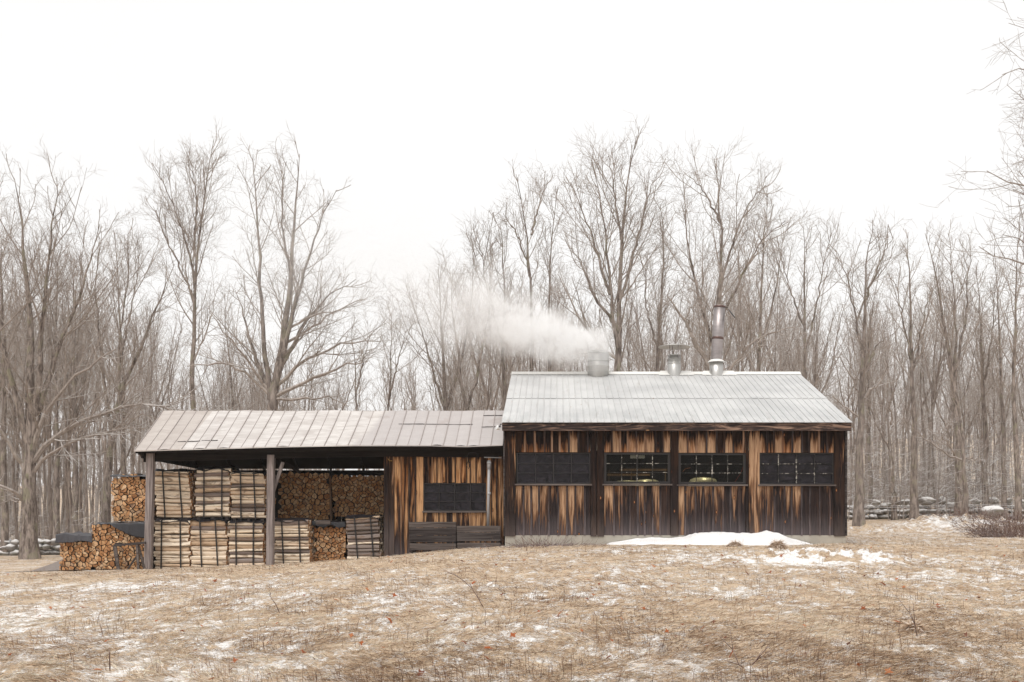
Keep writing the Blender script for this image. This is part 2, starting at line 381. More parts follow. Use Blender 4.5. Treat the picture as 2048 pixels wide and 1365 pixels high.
def stone(name, base, snow=.75):
    t = NT(name); o = t.obj(); n = t.noise(o, 3.5, 6., .65, .3); r = t.rnd().outputs['Fac']
    c = t.mix(n, tuple(x*.5 for x in base), tuple(x*1.45 for x in base)); c = t.mix(t.math('MULTIPLY', r, .4), c, (.12,.11,.10))
    c = t.mix(t.math('MULTIPLY', t.sstep(t.noise(o, 2.1, 4.), .5, .62), .3), c, (.2,.21,.13))
    z = t.n('ShaderNodeSeparateXYZ', {0: t.n('ShaderNodeNewGeometry').outputs['Normal']}).outputs[2]
    c = t.mix(t.math('MULTIPLY', t.sstep(t.math('ADD', z, t.math('MULTIPLY', t.math('SUBTRACT', n, .5), .7)), .15, .55), snow), c, (.8,.79,.78))
    t.bsdf(c, .92, spec=.15, bump=n, bstr=.6, bdist=.04); return t.m
M['stone'] = stone('fieldstone', (.27,.25,.235))
def snowm():
    t = NT('old_snow'); n = t.noise(t.pos(), 9., 5., .6); b = t.noise(t.pos(), 1.6, 3.)
    c = t.mix(t.sstep(b, .3, .7), (.80,.79,.785), (.88,.87,.865)); sp = t.noise(t.pos(), 38., 3.)
    c = t.mix(t.math('MULTIPLY', t.sstep(sp, .60, .68), .7), c, (.34,.25,.18))
    t.bsdf(c, .7, spec=.3, bump=n, bstr=.5, bdist=.03); return t.m
M['snow'] = snowm()
M['gravel'] = simple('gravel_road', (.22,.185,.165), .95, var=.35, scale=3., bump=.5)
def groundm():
    t = NT('winter_field'); p = t.pos()
    a = t.n('ShaderNodeAttribute', attribute_name='snow').outputs['Fac']
    n = t.noise(p, 22., 5., .7, .3); m = t.noise(t.vmul(p, (1,1.4,1)), 2.2, 5., .65, .6); f = t.noise(t.vmul(p, (50,40,60)), 1., 3., .7)
    c = t.ramp(m, [(.28,(.24,.165,.11)),(.42,(.39,.285,.195)),(.55,(.53,.41,.295)),(.72,(.63,.51,.38))])
    c = t.mix(t.math('MULTIPLY', t.sstep(n, .50, .7), .55), c, (.15,.10,.07))
    n8 = t.noise(t.vmul(p, (1,.6,1)), 9., 6., .72, .8)
    s = t.math('ADD', a, t.math('ADD', t.math('MULTIPLY', t.math('SUBTRACT', n, .5), .8), t.math('ADD', t.math('MULTIPLY', t.math('SUBTRACT', n8, .5), 1.3), t.math('MULTIPLY', t.math('SUBTRACT', f, .5), .9))))
    sm = t.math('MULTIPLY', t.sstep(s, .49, .63), .93)
    c = t.mix(sm, c, (.83,.815,.80))
    t.bsdf(c, .95, spec=.1, bump=t.math('ADD', n, t.math('MULTIPLY', sm, .5)), bstr=.7, bdist=.03); return t.m
M['ground'] = groundm()
def grassm():
    t = NT('dry_grass'); a = t.rnd('tint').outputs['Color']
    b = t.n('ShaderNodeBsdfPrincipled', {'Base Color': a, 'Roughness': .8, 'Specular IOR Level': .15})
    tl = t.n('ShaderNodeBsdfTranslucent', {0: a}); m = t.n('ShaderNodeMixShader', {0: .25, 1: b.outputs[0], 2: tl.outputs[0]})
    t.t.links.new(m.outputs[0], t.out.inputs[0]); return t.m
M['grass'] = grassm()

# ------------------------------------------------------------------ terrain
CP = np.array([(0,0,0),(0,9,0),(-6,9,-.02),(6,9,.03),(0,15,.15),(6,15,.2),(-6,15,.02),(0,20,.3),(8,20,.4),(-8,20,-.02),(0,25,.44),(10,25,.48),(-10,25,.0),(-14,25,-.12),
 (-1.7,30.8,.48),(4,30.8,.52),(9,30.8,.54),(-3,31,.40),(-4,31,.30),(-5.5,31,.12),(-8.5,31,-.09),(-12.5,31,-.26),(-15.3,31,-.30),(-17,31,-.34),(-5.5,35,.1),(-12.5,35,-.28),(-19,37,-.66),(-21,44,-.68),
 (-28,50,-.7),(-24,50,-.72),(-15,44,-.5),(0,45,.45),(12,31,.55),(13,36,.62),(16,42,.75),(20,50,.98),(20,60,1.1),(28,60,1.12),(0,60,.6),(-15,60,-.6),(-40,60,-1),(-40,100,-1.),(0,100,1.5),(40,100,3),(70,100,4),
 (0,160,5),(60,160,9),(120,160,12),(-60,160,3),(-120,160,2),(0,250,12),(100,250,20),(-100,250,8),(15,15,.35),(20,20,.5),(30,30,.8),(-30,20,-.3),(-30,0,-.3),(30,0,.3),(0,-30,0),(0,-100,0),(-100,0,-1),(100,0,2),(200,100,8),(-200,100,0)], float)
def _tps(r2): return np.where(r2 > 1e-9, r2*np.log(np.maximum(r2, 1e-9)), 0)
_P = CP[:, :2]/30.; _n = len(CP)
_K = _tps(((_P[:,None]-_P[None])**2).sum(-1)) + np.eye(_n)*.002
_A = np.zeros((_n+3, _n+3)); _A[:_n,:_n] = _K; _A[:_n,_n] = 1; _A[:_n,_n+1:] = _P; _A[_n,:_n] = 1; _A[_n+1:,:_n] = _P.T
_W = np.linalg.solve(_A, np.concatenate([CP[:,2], [0,0,0]]))
def base_h(x, y):
    x = np.asarray(x, float); y = np.asarray(y, float); sh = x.shape
    x = np.clip(x.ravel(), -220, 220)/30.; y = np.clip(y.ravel(), -110, 260)/30.
    out = np.full(len(x), _W[_n]) + _W[_n+1]*x + _W[_n+2]*y
    for i in range(_n): out += _W[i]*_tps((x-_P[i,0])**2+(y-_P[i,1])**2)
    return out.reshape(sh)
def gauss(x, y, cx, cy, sx, sy): return np.exp(-(((x-cx)/sx)**2+((y-cy)/sy)**2))
def height(x, y):
    x = np.asarray(x, float); y = np.asarray(y, float)
    z = base_h(x, y)
    near = np.clip((x > -14.5)*1., 0, 1)
    pad = 1-np.clip(gauss(x, y, -2, 36, 14, 5.2)*1.6, 0, .92)      # smooth ground under the buildings
    field = np.clip((70-y)/30, 0.15, 1)
    z = z + pad*field*((fbm(x*.35, y*.35, 3)-.5)*.16 + (fbm(x*1.7, y*1.7, 5, 4)-.5)*.13*np.clip((40-y)/10, .3, 1))
    cl = fbm(x*3.3, y*3.3, 9, 4)
    z = z + np.clip(gauss(x, y, 6.6, 24.2, 1.9, 1.3)*1.5, 0, 1)*(.02+np.clip(cl-.36, 0, 1)*.42+np.clip(fbm(x*7, y*3.5, 61, 3)-.42,0,1)*.16)
    z = z + np.clip(gauss(x, y, 18.5, 46, 2.6, 1.4)*1.5, 0, 1)*(.12+np.clip(cl-.3, 0, 1)*.75+np.clip(fbm(x*6, y*6, 62, 3)-.45,0,1)*.5)
    z = z + np.clip(gauss(x, y, 13.5, 42, 3.5, 1.0), 0, 1)*np.clip(cl-.35, 0, 1)*.7
    return z
def snowmask(x, y):
    a = fbm(x*.8+3, y*.42, 21, 5); b = fbm(x*2.5, y*1.2, 33, 4)
    c = fbm(x*8., y*4.5, 44, 3)
    s = .5+(a-.5)*.24+(b-.5)*.30+(c-.5)*.55 - .05
    s = s + .02*(y < 20)
    s = s - .14*gauss(x, y, -9, 27.5, 9, 3.5)          # bare brown band in front of the shed
    s = s - .13*gauss(x, y, 11, 27, 4.5, 3.5) - .15*gauss(x, y, -1, 29.5, 2.6, 1.2)
    s = s + (.34-2.8*np.clip(fbm(x*4.5, y*2.2, 63, 3)-.52, 0, 1))*np.clip(gauss(x, y, 6.4, 23.4, 2.3, 1.7)*1.4, 0, 1)
    s = s + .12*gauss(x, y, -9, 15, 3, 2.5) + .10*gauss(x, y, -11, 21, 4, 1.6)
    s = s + .08*gauss(x, y, 14, 42, 5, 3) + .15*gauss(x, y, 18, 45, 2.5, 1.5)
    s = s - .10*gauss(x, y, 2, 13, 3, 2.5) - .12*gauss(x, y, -7, 24, 6, 1.5)
    s = s + .10*gauss(x, y, 1, 27.5, 3.5, 1.2)
    s = np.where(y > 36, s-.02, s)
    return s
def axis_pts(c0, c1, d0, g, hi, lo):
    a = [c0]
    while a[-1] < c1: a.append(a[-1]+d0)
    d = d0
    while a[-1] < hi: d *= g; a.append(a[-1]+d)
    b = []; d = d0; x = c0
    while x > lo: d *= g*1.01; x -= d; b.append(x)
    return np.array(b[::-1]+a)
xs = axis_pts(-6, 8, .055, 1.014, 420, -420); ys = axis_pts(8, 15, .055, 1.008, 460, -110)
GX, GY = np.meshgrid(xs, ys); GZ = height(GX, GY)
nx, ny = len(xs), len(ys); idx = np.arange(nx*ny).reshape(ny, nx)
fq = np.stack([idx[:-1,:-1].ravel(), idx[:-1,1:].ravel(), idx[1:,1:].ravel(), idx[1:,:-1].ravel()], 1)
me = mesh_np('ground', np.stack([GX.ravel(), GY.ravel(), GZ.ravel()], 1), [fq], [M['ground']], smooth=True)
a = me.attributes.new('snow', 'FLOAT', 'POINT'); a.data.foreach_set('value', snowmask(GX, GY).ravel().astype(np.float32))
tag(link('ground', me), 'wintry field of flattened straw grass with thin patches of snow', 'ground', kind='structure')
def gz(x, y): return float(height(np.array([x]), np.array([y]))[0])

# gravel track at the left, behind the woodpile
cpts = [(-15.6,31.5),(-16.6,34),(-17.6,37),(-19.0,41),(-20.5,45),(-22.5,52),(-26,62),(-30,75)]
vs = []; 
for i, (cx, cy) in enumerate(cpts):
    for k in range(7):
        x = cx + (k-3)*.62; vs.append((x, cy, gz(x, cy)+.03))
fs = [(i*7+k, i*7+k+1, (i+1)*7+k+1, (i+1)*7+k) for i in range(len(cpts)-1) for k in range(6)]
mb = MB(); mb.add(vs, fs); tag(mb.build('road', M['gravel'], smooth=True), 'bare gravel track curving past the outdoor woodpile', 'road', kind='structure')

# ------------------------------------------------------------------ grass, leaves, stalks
def up_ok(u): return u[0] < .5
def blades(name, n, area, dens_pow, lenr, widr, palette, probs, upr, seed, label, cat, keep=None, mat='grass', clump=0.):
    r = np.random.RandomState(seed)
    y0, y1, k = area
    u = r.rand(n*2)
    q = 1-dens_pow
    Y = (y0**q+u*(y1**q-y0**q))**(1/q)
    X = (r.rand(n*2)*2-1)*(Y*.60+1.) - Y*.04
    if clump:
        cxs = np.round(X/clump)*clump; cys = np.round(Y/clump)*clump
    ok = (np.abs(X) < 60) & ~((Y > 31.0) & (X > -16) & (X < 9.1)) & ~((Y > 29.5) & (Y < 31.1) & (X > 1.6) & (X < 7.4))
    ok &= ~((Y > 31.2) & (X < -14.5) & (X > -22) & (Y < 60))
    if keep is not None: ok &= keep(X, Y, r)
    X = X[ok][:n]; Y = Y[ok][:n]; n = len(X)
    Z = height(X, Y)
    ln = lenr[0]+(lenr[1]-lenr[0])*r.rand(n)**1.5
    wd = (widr[0]+(widr[1]-widr[0])*r.rand(n))*(1+np.clip(Y-9, 0, 40)*.045)
    # combed direction following large swirls, so grass lies in drifts
    ang = fbm(X*.5, Y*.5, 55)*9 + r.randn(n)*.7
    el = (upr[0]+(upr[1]-upr[0])*r.rand(n)**1.3)
    D = np.stack([np.cos(ang)*np.cos(el), np.sin(ang)*np.cos(el), np.sin(el)], 1)
    S = np.stack([-np.sin(ang), np.cos(ang), np.zeros(n)], 1)
    tw = r.randn(n)*.6; S = S*np.cos(tw)[:,None]+np.array([0,0,1.])*np.sin(tw)[:,None]
    B = np.stack([X, Y, Z-.005], 1)
    mid = B + D*(ln*.55)[:,None]; D2 = D.copy(); D2[:,2] -= .35+.3*r.rand(n); D2 /= np.linalg.norm(D2, axis=1)[:,None]
    tip = mid + D2*(ln*.5)[:,None]
    tip[:,2] = np.maximum(tip[:,2], Z+.012)
    h = (S*wd[:,None]/2)
    V = np.stack([B-h, B+h, mid+h*.8, mid-h*.8, tip], 1).reshape(-1,3)
    i0 = np.arange(n)*5
    quad = np.stack([i0, i0+1, i0+2, i0+3], 1); tri = np.stack([i0+3, i0+2, i0+4], 1)
    pal = np.array(palette)
    pz = .5+(fbm(X*.9, Y*.5, 77)-.5)*1.2+ r.randn(n)*.22
    ci = np.clip((np.interp(pz, [.15,.85], [0,1])*len(pal)).astype(int), 0, len(pal)-1)
    c = pal[ci]*(.30+1.0*r.rand(n))[:,None]; fro = (r.rand(n) < .07+np.clip((snowmask(X,Y)-.42)*2.4, 0, .5))[:,None]; c = np.where(fro, c*.3+np.array([.80,.785,.77])*.7, c) if up_ok(upr) else c; c = np.concatenate([np.clip(c,0,.85), np.ones((n,1))], 1)
    me = mesh_np(name, V, [quad, tri], [M[mat]], col=np.concatenate([c, c]))
    tag(link(name, me), label, cat, kind='stuff')
straw = [(.26,.165,.10),(.42,.29,.185),(.55,.40,.27),(.66,.51,.36),(.74,.60,.45),(.81,.69,.55)]
def keepg(X, Y, r): 
    s = snowmask(X, Y); return r.rand(len(X)) < np.clip(1.15-(s-.42)*3.4, .34, 1)
blades('grass', 330000, (7.5, 48, 0), 2.0, (.05,.20), (.003,.006), straw, None, (.02,.55), 1, 'flattened dry straw-coloured grass all over the field', 'grass', keep=keepg)
blades('dry_weeds', 9000, (7.5, 34, 0), 1.7, (.08,.26), (.003,.005), [(.16,.08,.05),(.22,.12,.08),(.30,.19,.13)], None, (1.1,1.5), 2, 'short brown upright weed stalks scattered through the field', 'weeds',
       keep=lambda X,Y,r: r.rand(len(X)) < (fbm(X*1.1, Y*1.1, 91) > .56))
def leaves():
    r = np.random.RandomState(5); n = 380
    Y = 7.5+26*r.rand(n)**1.1; X = (r.rand(n)*2-1)*Y*.62; ok = (Y < 29.5); X = X[ok]; Y = Y[ok]; n = len(X); Z = height(X, Y)+.03
    s = .018+.03*r.rand(n)**2; vs = []; fs = []; cs = []
    for i in range(n):
        a = r.rand()*6.28; t1, t2 = r.randn()*.5, r.randn()*.5; k = 9; o = len(vs)
        vs.append((X[i], Y[i], Z[i]+s[i]*.3))
        for q in range(k):
            b = a+6.283*q/k; rr = s[i]*(1.25 if q % 2 else .6)*(1.5 if q == 1 else 1)
            vs.append((X[i]+math.cos(b)*rr, Y[i]+math.sin(b)*rr, Z[i]+rr*(t1*math.cos(b)+t2*math.sin(b))))
        for q in range(k): fs.append((o, o+1+q, o+1+(q+1) % k)); 
        c = [(.36,.11,.04),(.28,.09,.04),(.45,.18,.08),(.18,.07,.045)][r.randint(4)]; cs += [c+(1,)]*k
    me = mesh_np('fallen_leaves', vs, [np.array(fs)], [M['grass']], col=cs)
    tag(link('fallen_leaves', me), 'scattered rusty red fallen leaves lying on the straw grass', 'leaves', kind='stuff')
leaves()
def weed(pts, Y, label, nb=6, seed=0):
    r = random.Random(seed); mb = MB()
    P3 = [px(x, y, Y) for x, y in pts]
    P3[0][2] = gz(P3[0][0], Y)-.02
    mb.tube(P3, [.007]+[.006]*(len(P3)-2)+[.003], 5)
    for i in range(nb):
        k = r.randrange(1, len(P3)); a = Vector(P3[k]); t = (Vector(P3[k])-Vector(P3[k-1])).normalized()
        b = a + (t+Vector((r.uniform(-.8,.8), r.uniform(-.5,.5), r.uniform(-.2,.5)))).normalized()*r.uniform(.1,.3)
        mb.tube([a, b], [.004,.002], 4)
    tag(mb.build('weed_stalk', M['redtwig'], smooth=True), label, 'weed stalk', 'bare weed stalks standing in the field')
weed([(968,1222),(958,1200),(945,1178),(925,1160),(908,1150)], 15.2, 'tall thin leaning bare weed stalk in the middle of the field', 9, 1)
weed([(1490,1345),(1478,1330),(1466,1300)], 9.8, 'short bare weed stalk at the front right of the field', 3, 2)
weed([(1500,1345),(1512,1322),(1525,1300)], 9.9, 'slanting dark weed stem beside a shorter stalk at the front right', 3, 3)
weed([(1835,1290),(1830,1250),(1818,1225)], 11.8, 'tall pale weed stalk in the right of the field before the mounds', 4, 4)
weed([(220,1333),(219,1310),(218,1300)], 9.9, 'single straight dark weed stem at the front left of the field', 0, 5)
weed([(560,1228),(552,1210),(540,1192)], 15.0, 'forked bare stalk in the field below the first shed post', 4, 6)

# tussock by the snowy clods
def tussock(cx, cy, w, h, label, n=900, seed=3):
    r = np.random.RandomState(seed); z0 = gz(cx, cy); th = r.rand(n)*6.283; q = np.sqrt(r.rand(n))
    X = cx+np.cos(th)*q*w/2; Y = cy+np.sin(th)*q*w/2; Z = z0+h*(1-q**2)*.8-.02
    ln = .05+.09*r.rand(n); a = th+r.randn(n)*.9; el = .7-1.5*q+r.randn(n)*.35
    D = np.stack([np.cos(a)*np.cos(el), np.sin(a)*np.cos(el), np.sin(el)], 1); S = np.stack([-np.sin(a), np.cos(a), r.randn(n)*.4], 1)*.007
    B = np.stack([X, Y, Z], 1); T = B+D*ln[:,None]
    V = np.stack([B-S, B+S, T+S*.3, T-S*.3], 1).reshape(-1,3); i0 = np.arange(n)*4
    pal = np.array([(.34,.24,.17),(.46,.34,.24),(.56,.45,.34),(.66,.6,.54)]); c = pal[r.randint(0,4,n)]*1.25
    # a soil mound under the blades
    k, m = 18, 6; dv = []; 
    for i in range(m+1):
        rr = (1-i/m)*w*.52; 
        for j in range(k): t = 6.283*j/k; dv.append((cx+math.cos(t)*rr*(1+.15*math.sin(t*5)), cy+math.sin(t)*rr, z0-.05+(h+.05)*(1-(1-i/m)**2)*.85))
    o = len(V); df = np.array([(o+i*k+j, o+i*k+(j+1)%k, o+(i+1)*k+(j+1)%k, o+(i+1)*k+j) for i in range(m) for j in range(k)])
    V = np.concatenate([V, dv]); c = np.concatenate([c, np.tile([(.27,.19,.135)], (len(df),1))]); c = np.concatenate([c, np.ones((len(c),1))], 1)
    me = mesh_np('grass_tussock', V, [np.stack([i0,i0+1,i0+2,i0+3],1), df], [M['grass']], col=c)
    tag(link('grass_tussock', me), label, 'grass tussock', 'humps of matted grass in the field')
tussock(X_(1556,25.2), 25.2, .62, .30, 'large matted grass hump at the left end of the snowy clods', 1400)
tussock(X_(1690,25.6), 25.6, .5, .2, 'small grass hump rising from the right half of the snowy clods', 800, 4)
tussock(X_(1470,28.8), 28.8, .5, .16, 'tuft of grass standing at the foot of the snow bank', 500, 5)
tussock(X_(1830,12.2), 12.2, .28, .13, 'dark tussock in the near right of the field', 500, 8)

# ------------------------------------------------------------------ snow bank
def snowbank():
    prof = [(1212,0),(1240,.05),(1280,.13),(1310,.15),(1345,.17),(1372,.22),(1395,.36),(1430,.40),(1470,.37),(1500,.34),(1540,.36),(1562,.30),(1585,.17),(1610,.07),(1632,0)]
    Yb = 30.99; xs_ = np.linspace(X_(1212,30.4), X_(1632,30.4), 130); d = np.linspace(0, 1, 26)
    PX = np.array([X_(p,30.4) for p, _ in prof]); PH = np.array([h for _, h in prof])
    H = np.interp(xs_, PX, PH); V = []
    for i, x in enumerate(xs_):
        wdt = .35+2.6*H[i]
        for t in d:
            y = Yb - wdt*t
            sh = (1-t)**.8*(1+.12*math.sin(t*9+x)) if t < 1 else 0
            z = gz(x, y)+H[i]*max(sh,0)*(.80+.45*float(fbm(np.array([x*2.6]), np.array([y*4.2]), 8)[0]))+(.02 if 0 < i < len(xs_)-1 and t < .97 else -.05)
            V.append((x, y, z))
    m = len(d); q = [(i*m+j, i*m+j+1, (i+1)*m+j+1, (i+1)*m+j) for i in range(len(xs_)-1) for j in range(m-1)]
    me = mesh_np('snow_bank', V, [np.array(q)], [M['snow']], smooth=True)
    tag(link('snow_bank', me), 'long low bank of white snow slid against the house front', 'snow bank', kind='stuff')
snowbank()

# ------------------------------------------------------------------ main house
YW, YE, YR = 31.0, 30.7, 37.3
XL, XR = X_(1008,YW), X_(1694,YW)
EZ, RZ = Z_(844,YE), Z_(749,YR)
YB = YR+(YR-YW)
house = empty('sugar_house', ((XL+XR)/2, YW, .5), 'long weathered plank house with black window bands and a pale metal roof', 'building')
zb = Z_(1071,YW)     # bottom of boards
mb = MB(); mb.box(XL+.03, XR-.03, YW+.02, YB, .1, zb-.003); mb.build('foundation', M['concrete'], house)
wins = [(1033,1181,906,968,'d'), (1208,1341,906,968,'c'), (1357,1492,907,969,'c'), (1519,1668,907,969,'d')]
wins3 = [(X_(a,YW), X_(b,YW), Z_(d,YW), Z_(c,YW), k) for a,b,c,d,k in wins]
TZ = EZ-.02
def boards(mb, x0, x1, z0, z1, y, wd=.20, bat=.055, thick=.03, jag=.0, mat=0, rr=random):
    x = x0
    while x < x1-.02:
        w_ = min(wd*rr.uniform(.8,1.2), x1-x); 
        if x1-(x+w_) < .06: w_ = x1-x
        r = rr.random(); zj = z0+rr.uniform(-jag, jag)
        mb.box(x+.010, x+w_-.010, y+rr.uniform(0,.012), y+thick, zj, z1, r, mat)
        if x > x0+.01: mb.box(x-bat/2, x+bat/2, y-.026, y-.001, z0-rr.uniform(0, jag*1.5), z1-.003, rr.random(), 1)
        x += w_
# upper panels, lower panels, in bays between the vertical trim boards
bays = [(1031,1181),(1208,1341),(1357,1492),(1519,1668)]
for (a, b), wn in zip(bays, wins3):
    x0, x1 = X_(a,YW), X_(b,YW)
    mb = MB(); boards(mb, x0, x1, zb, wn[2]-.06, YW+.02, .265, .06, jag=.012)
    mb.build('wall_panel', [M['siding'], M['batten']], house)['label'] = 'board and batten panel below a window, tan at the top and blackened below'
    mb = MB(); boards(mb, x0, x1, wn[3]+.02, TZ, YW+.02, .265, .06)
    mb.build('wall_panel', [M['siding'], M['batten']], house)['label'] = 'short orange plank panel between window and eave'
mb = MB()   # rear, side walls and inner lining
mb.box(XL+.04, XL+.08, YW+.06, YB, zb, TZ-.1); mb.box(XR-.08, XR-.04, YW+.06, YB, zb, TZ-.1); mb.box(XL+.04, XR-.04, YB-.05, YB, zb, TZ-.1)
mb.box(XL+.1, XR-.1, YW+.4, YB-.1, zb-.1, zb+.02)
for x0_, x1_ in ((XL+.04, XL+.08), (XR-.08, XR-.04)):  # gables
    mb.add([(x0_,YW+.06,TZ-.1),(x0_,YB,TZ-.1),(x0_,YR,RZ-.15),(x1_,YW+.06,TZ-.1),(x1_,YB,TZ-.1),(x1_,YR,RZ-.15)], [(0,1,2),(5,4,3),(0,3,4,1),(1,4,5,2),(2,5,3,0)])
mb.build('side_walls', M['intwall'], house)
# outer skin right side
mb = MB(); y = YW+.1
while y < YB-.3: mb.box(XR-.036, XR-.01, y, y+.24, zb, TZ-.05); y += .25
mb.build('side_siding', M['siding'], house)
trims = [(1008,1031,0),(1181,1193.2,0),(1194.3,1208,0),(1341,1357,.01),(1492,1497,0),(1498,1519,.01),(1668,1690,0)]
for a, b, pr in trims:
    mb = MB(); mb.box(X_(a,YW)+.002, X_(b,YW)-.002, YW-.012-pr, YW+.05, zb-.01-random.random()*.04, TZ-.01); mb.build('trim_board', M['trimwood'], house, bevel=.004)
mb = MB(); mb.box(XR-.055, XR+.0, YW-.03, YW+.10, zb-.02, TZ-.01, .1); mb.build('corner_board', M['greyboard'], house)
mb = MB(); mb.box(XL-.02, XL+.02, YW-.03, YW+.10, zb-.02, TZ-.01, .1); mb.build('corner_board', M['greyboard'], house)
for x0, x1, z0, z1, k in wins3:
    fr = MB(); yy = YW+.03
    e = .035 if k == 'd' else .075
    fr.box(x0+.003, x1-.003, yy, yy+.06, z0+.002, z0+e, .1); fr.box(x0+.003, x1-.003, yy, yy+.06, z1-e*.7, z1-.002, .1)
    fr.box(x0+.003, x0+e, yy+.002, yy+.058, z0+e, z1-e*.7, .1); fr.box(x1-e, x1-.003, yy+.002, yy+.058, z0+e, z1-e*.7, .1)
    wi = fr.build('window', M['black'], house)
    gx0, gx1, gz0, gz1 = x0+e, x1-e, z0+e, z1-e*.7
    m2 = MB()
    for i in range(1, 4): xx = gx0+(gx1-gx0)*i/4; h = .028 if i == 2 else .014; m2.box(xx-h/2-.004, xx+h/2+.004, yy+.006, yy+.036, gz0, gz1, .1)
    for j in range(1, 3): zz = gz0+(gz1-gz0)*j/3; m2.box(gx0, gx1, yy+.01, yy+.032, zz-.009, zz+.009, .1)
    m2.build('muntins', M['muntin'] if x0 > 0 else M['black'], wi)
    m3 = MB(); m3.box(gx0, gx1, yy+.040, yy+.046, gz0, gz1); m3.build('pane', M['darkglass' if k == 'd' else 'clearglass'], wi)
    m4 = MB(); m4.box(x0-.05, x1+.05, YW-.075, YW+.02, z0-.055, z0-.006, .4); m4.build('sill', M['paleboard'], wi, bevel=.004)
# fascia: planks end to end
xe = [X_(v,YE) for v in (1004, 1231, 1430, 1703)]
for i in range(3):
    mb = MB(); z1 = EZ-.03; mb.box(xe[i]+.002, xe[i+1]-.002, YE+.005+.003*i, YE+.05+.003*i, Z_(862,YE), z1, .2+.3*i); mb.build('fascia_board', M['fascia'], house, bevel=.004)
mb = MB(); mb.box(xe[0]+.02, xe[3]-.02, YE+.07, YW+.08, TZ-.03, TZ+.01, .2); mb.build('soffit', M['darkwood'], house)
# barge boards on the gable ends
for xx in (xe[0]+.03, xe[3]-.06):
    mb = MB(); mb.hexa([(xx,YE+.06,EZ-.22),(xx+.035,YE+.06,EZ-.22),(xx+.035,YR,RZ-.24),(xx,YR,RZ-.24),(xx,YE+.06,EZ-.04),(xx+.035,YE+.06,EZ-.04),(xx+.035,YR,RZ-.06),(xx,YR,RZ-.06)], .3)
    mb.build('barge_board', M['greyboard'], house)
# ribbed metal roof
def ribbed(mb, x0, x1, y0, z0, y1, z1, pitch, ribw, ribh, t=.012, waver=.0, wob=None):
    n = int(round((x1-x0)/pitch)); p = (x1-x0)/n
    for i in range(n):
        a = x0+i*p; r = random.random()
        dz = random.uniform(-waver, waver); dy = random.uniform(-.012,.012)
        wa = wob(a) if wob else 0; wb = wob(a+p) if wob else 0
        mb.hexa([(a,y0+dy,z0-t+wa),(a+p-.001,y0+dy,z0-t+wb),(a+p-.001,y1,z1-t),(a,y1,z1-t),(a,y0+dy,z0+wa+dz),(a+p-.001,y0+dy,z0+wb+dz),(a+p-.001,y1,z1),(a,y1,z1)], r)
        if i: mb.hexa([(a-ribw/2,y0-.002,z0-.001+wa),(a+ribw/2,y0-.002,z0-.001+wa),(a+ribw/2,y1,z1-.001),(a-ribw/2,y1,z1-.001),(a-ribw/4,y0-.002,z0+ribh+wa),(a+ribw/4,y0-.002,z0+ribh+wa),(a+ribw/4,y1,z1+ribh),(a-ribw/4,y1,z1+ribh)], r)
sl_ = (RZ-EZ)/(YR-YE)
mb = MB(); x0, x1 = xe[0]-.01, xe[3]+.02
ym = YE+(YR-YE)*.445; zm = EZ+sl_*(ym-YE)
ribbed(mb, x0, x1, YE-.04, EZ-.04*sl_, ym, zm, .213, .035, .026)
ribbed(mb, x0, x1, ym-.06, zm-.06*sl_+.022, YR, RZ+.012, .213, .035, .026)
ribbed(mb, x0, x1, YB+.35, EZ-.05, YR, RZ, .9, .03, .02)
roof = mb.build('roof', M['roof'], house)
mb = MB()
mb.hexa([(x0,YR-.17,RZ-.17*sl_+.03),(x1,YR-.17,RZ-.17*sl_+.03),(x1,YR,RZ+.05),(x0,YR,RZ+.05),(x0,YR-.17,RZ-.17*sl_+.055),(x1,YR-.17,RZ-.17*sl_+.055),(x1,YR,RZ+.10),(x0,YR,RZ+.10)])
mb.hexa([(x0,YR+.001,RZ+.05),(x1,YR+.001,RZ+.05),(x1,YR+.18,RZ-.17*sl_+.03),(x0,YR+.18,RZ-.17*sl_+.03),(x0,YR+.001,RZ+.10),(x1,YR+.001,RZ+.10),(x1,YR+.18,RZ-.17*sl_+.055),(x0,YR+.18,RZ-.17*sl_+.055)])
mb.build('ridge_cap', M['ridge'], roof)
def flashing(xa, xb, y, dz, w=.5):
    m = MB(); za = RZ-.3*sl_+.06; m.hexa([(X_(xa,YR),YR-.28,za-.02),(X_(xb,YR),YR-.28,za-.02),(X_(xb,YR)-.08,YR-.02,RZ+.10),(X_(xa,YR)+.08,YR-.02,RZ+.10),(X_(xa,YR),YR-.28,za),(X_(xb,YR),YR-.28,za),(X_(xb,YR)-.08,YR-.02,RZ+.13),(X_(xa,YR)+.08,YR-.02,RZ+.13)])
    return m
# chimneys
YC = YR-.12
def ring(r, z0, z1): return [(r*.92,z0),(r,z0),(r,z1),(r*.92,z1),(r*.92,z0)]
s = 1/F*YC
c1 = Vector((X_(1196.5,YC), YC, Z_(757,YC))); h1 = Z_(704,YC)-c1.z
mb = MB(); R1 = 21.5*s; mb.lathe(c1, [(R1*.9,-.05),(R1,0),(R1,h1*.42),(R1*1.015,h1*.42+.01),(R1*1.015,h1*.46),(R1*.985,h1*.47),(R1*.985,h1),(R1*.93,h1),(R1*.93,h1*.2)], 40)
ch = mb.build('chimney', M['steel'], house, smooth=True); ch['label'] = 'wide short steel steam stack with steam pouring out'
for zz in (.22, .62, .93):
    m = MB(); m.lathe(c1+Vector((0,0,h1*zz)), [(R1*.98,0),(R1*1.03,.012),(R1*1.03,.03),(R1*.98,.042)], 40); m.build('band', M['steel'], ch, smooth=True)
m = MB(); m.tube([c1+Vector((R1,0,h1*.75)), c1+Vector((R1+.17,-.02,h1*.66))], .012, 6); m.build('handle', M['darksteel'], ch)
c2 = Vector((X_(1348.5,YC), YC, Z_(752,YC))); h2 = Z_(711,YC)-c2.z; R2 = 13.2*s
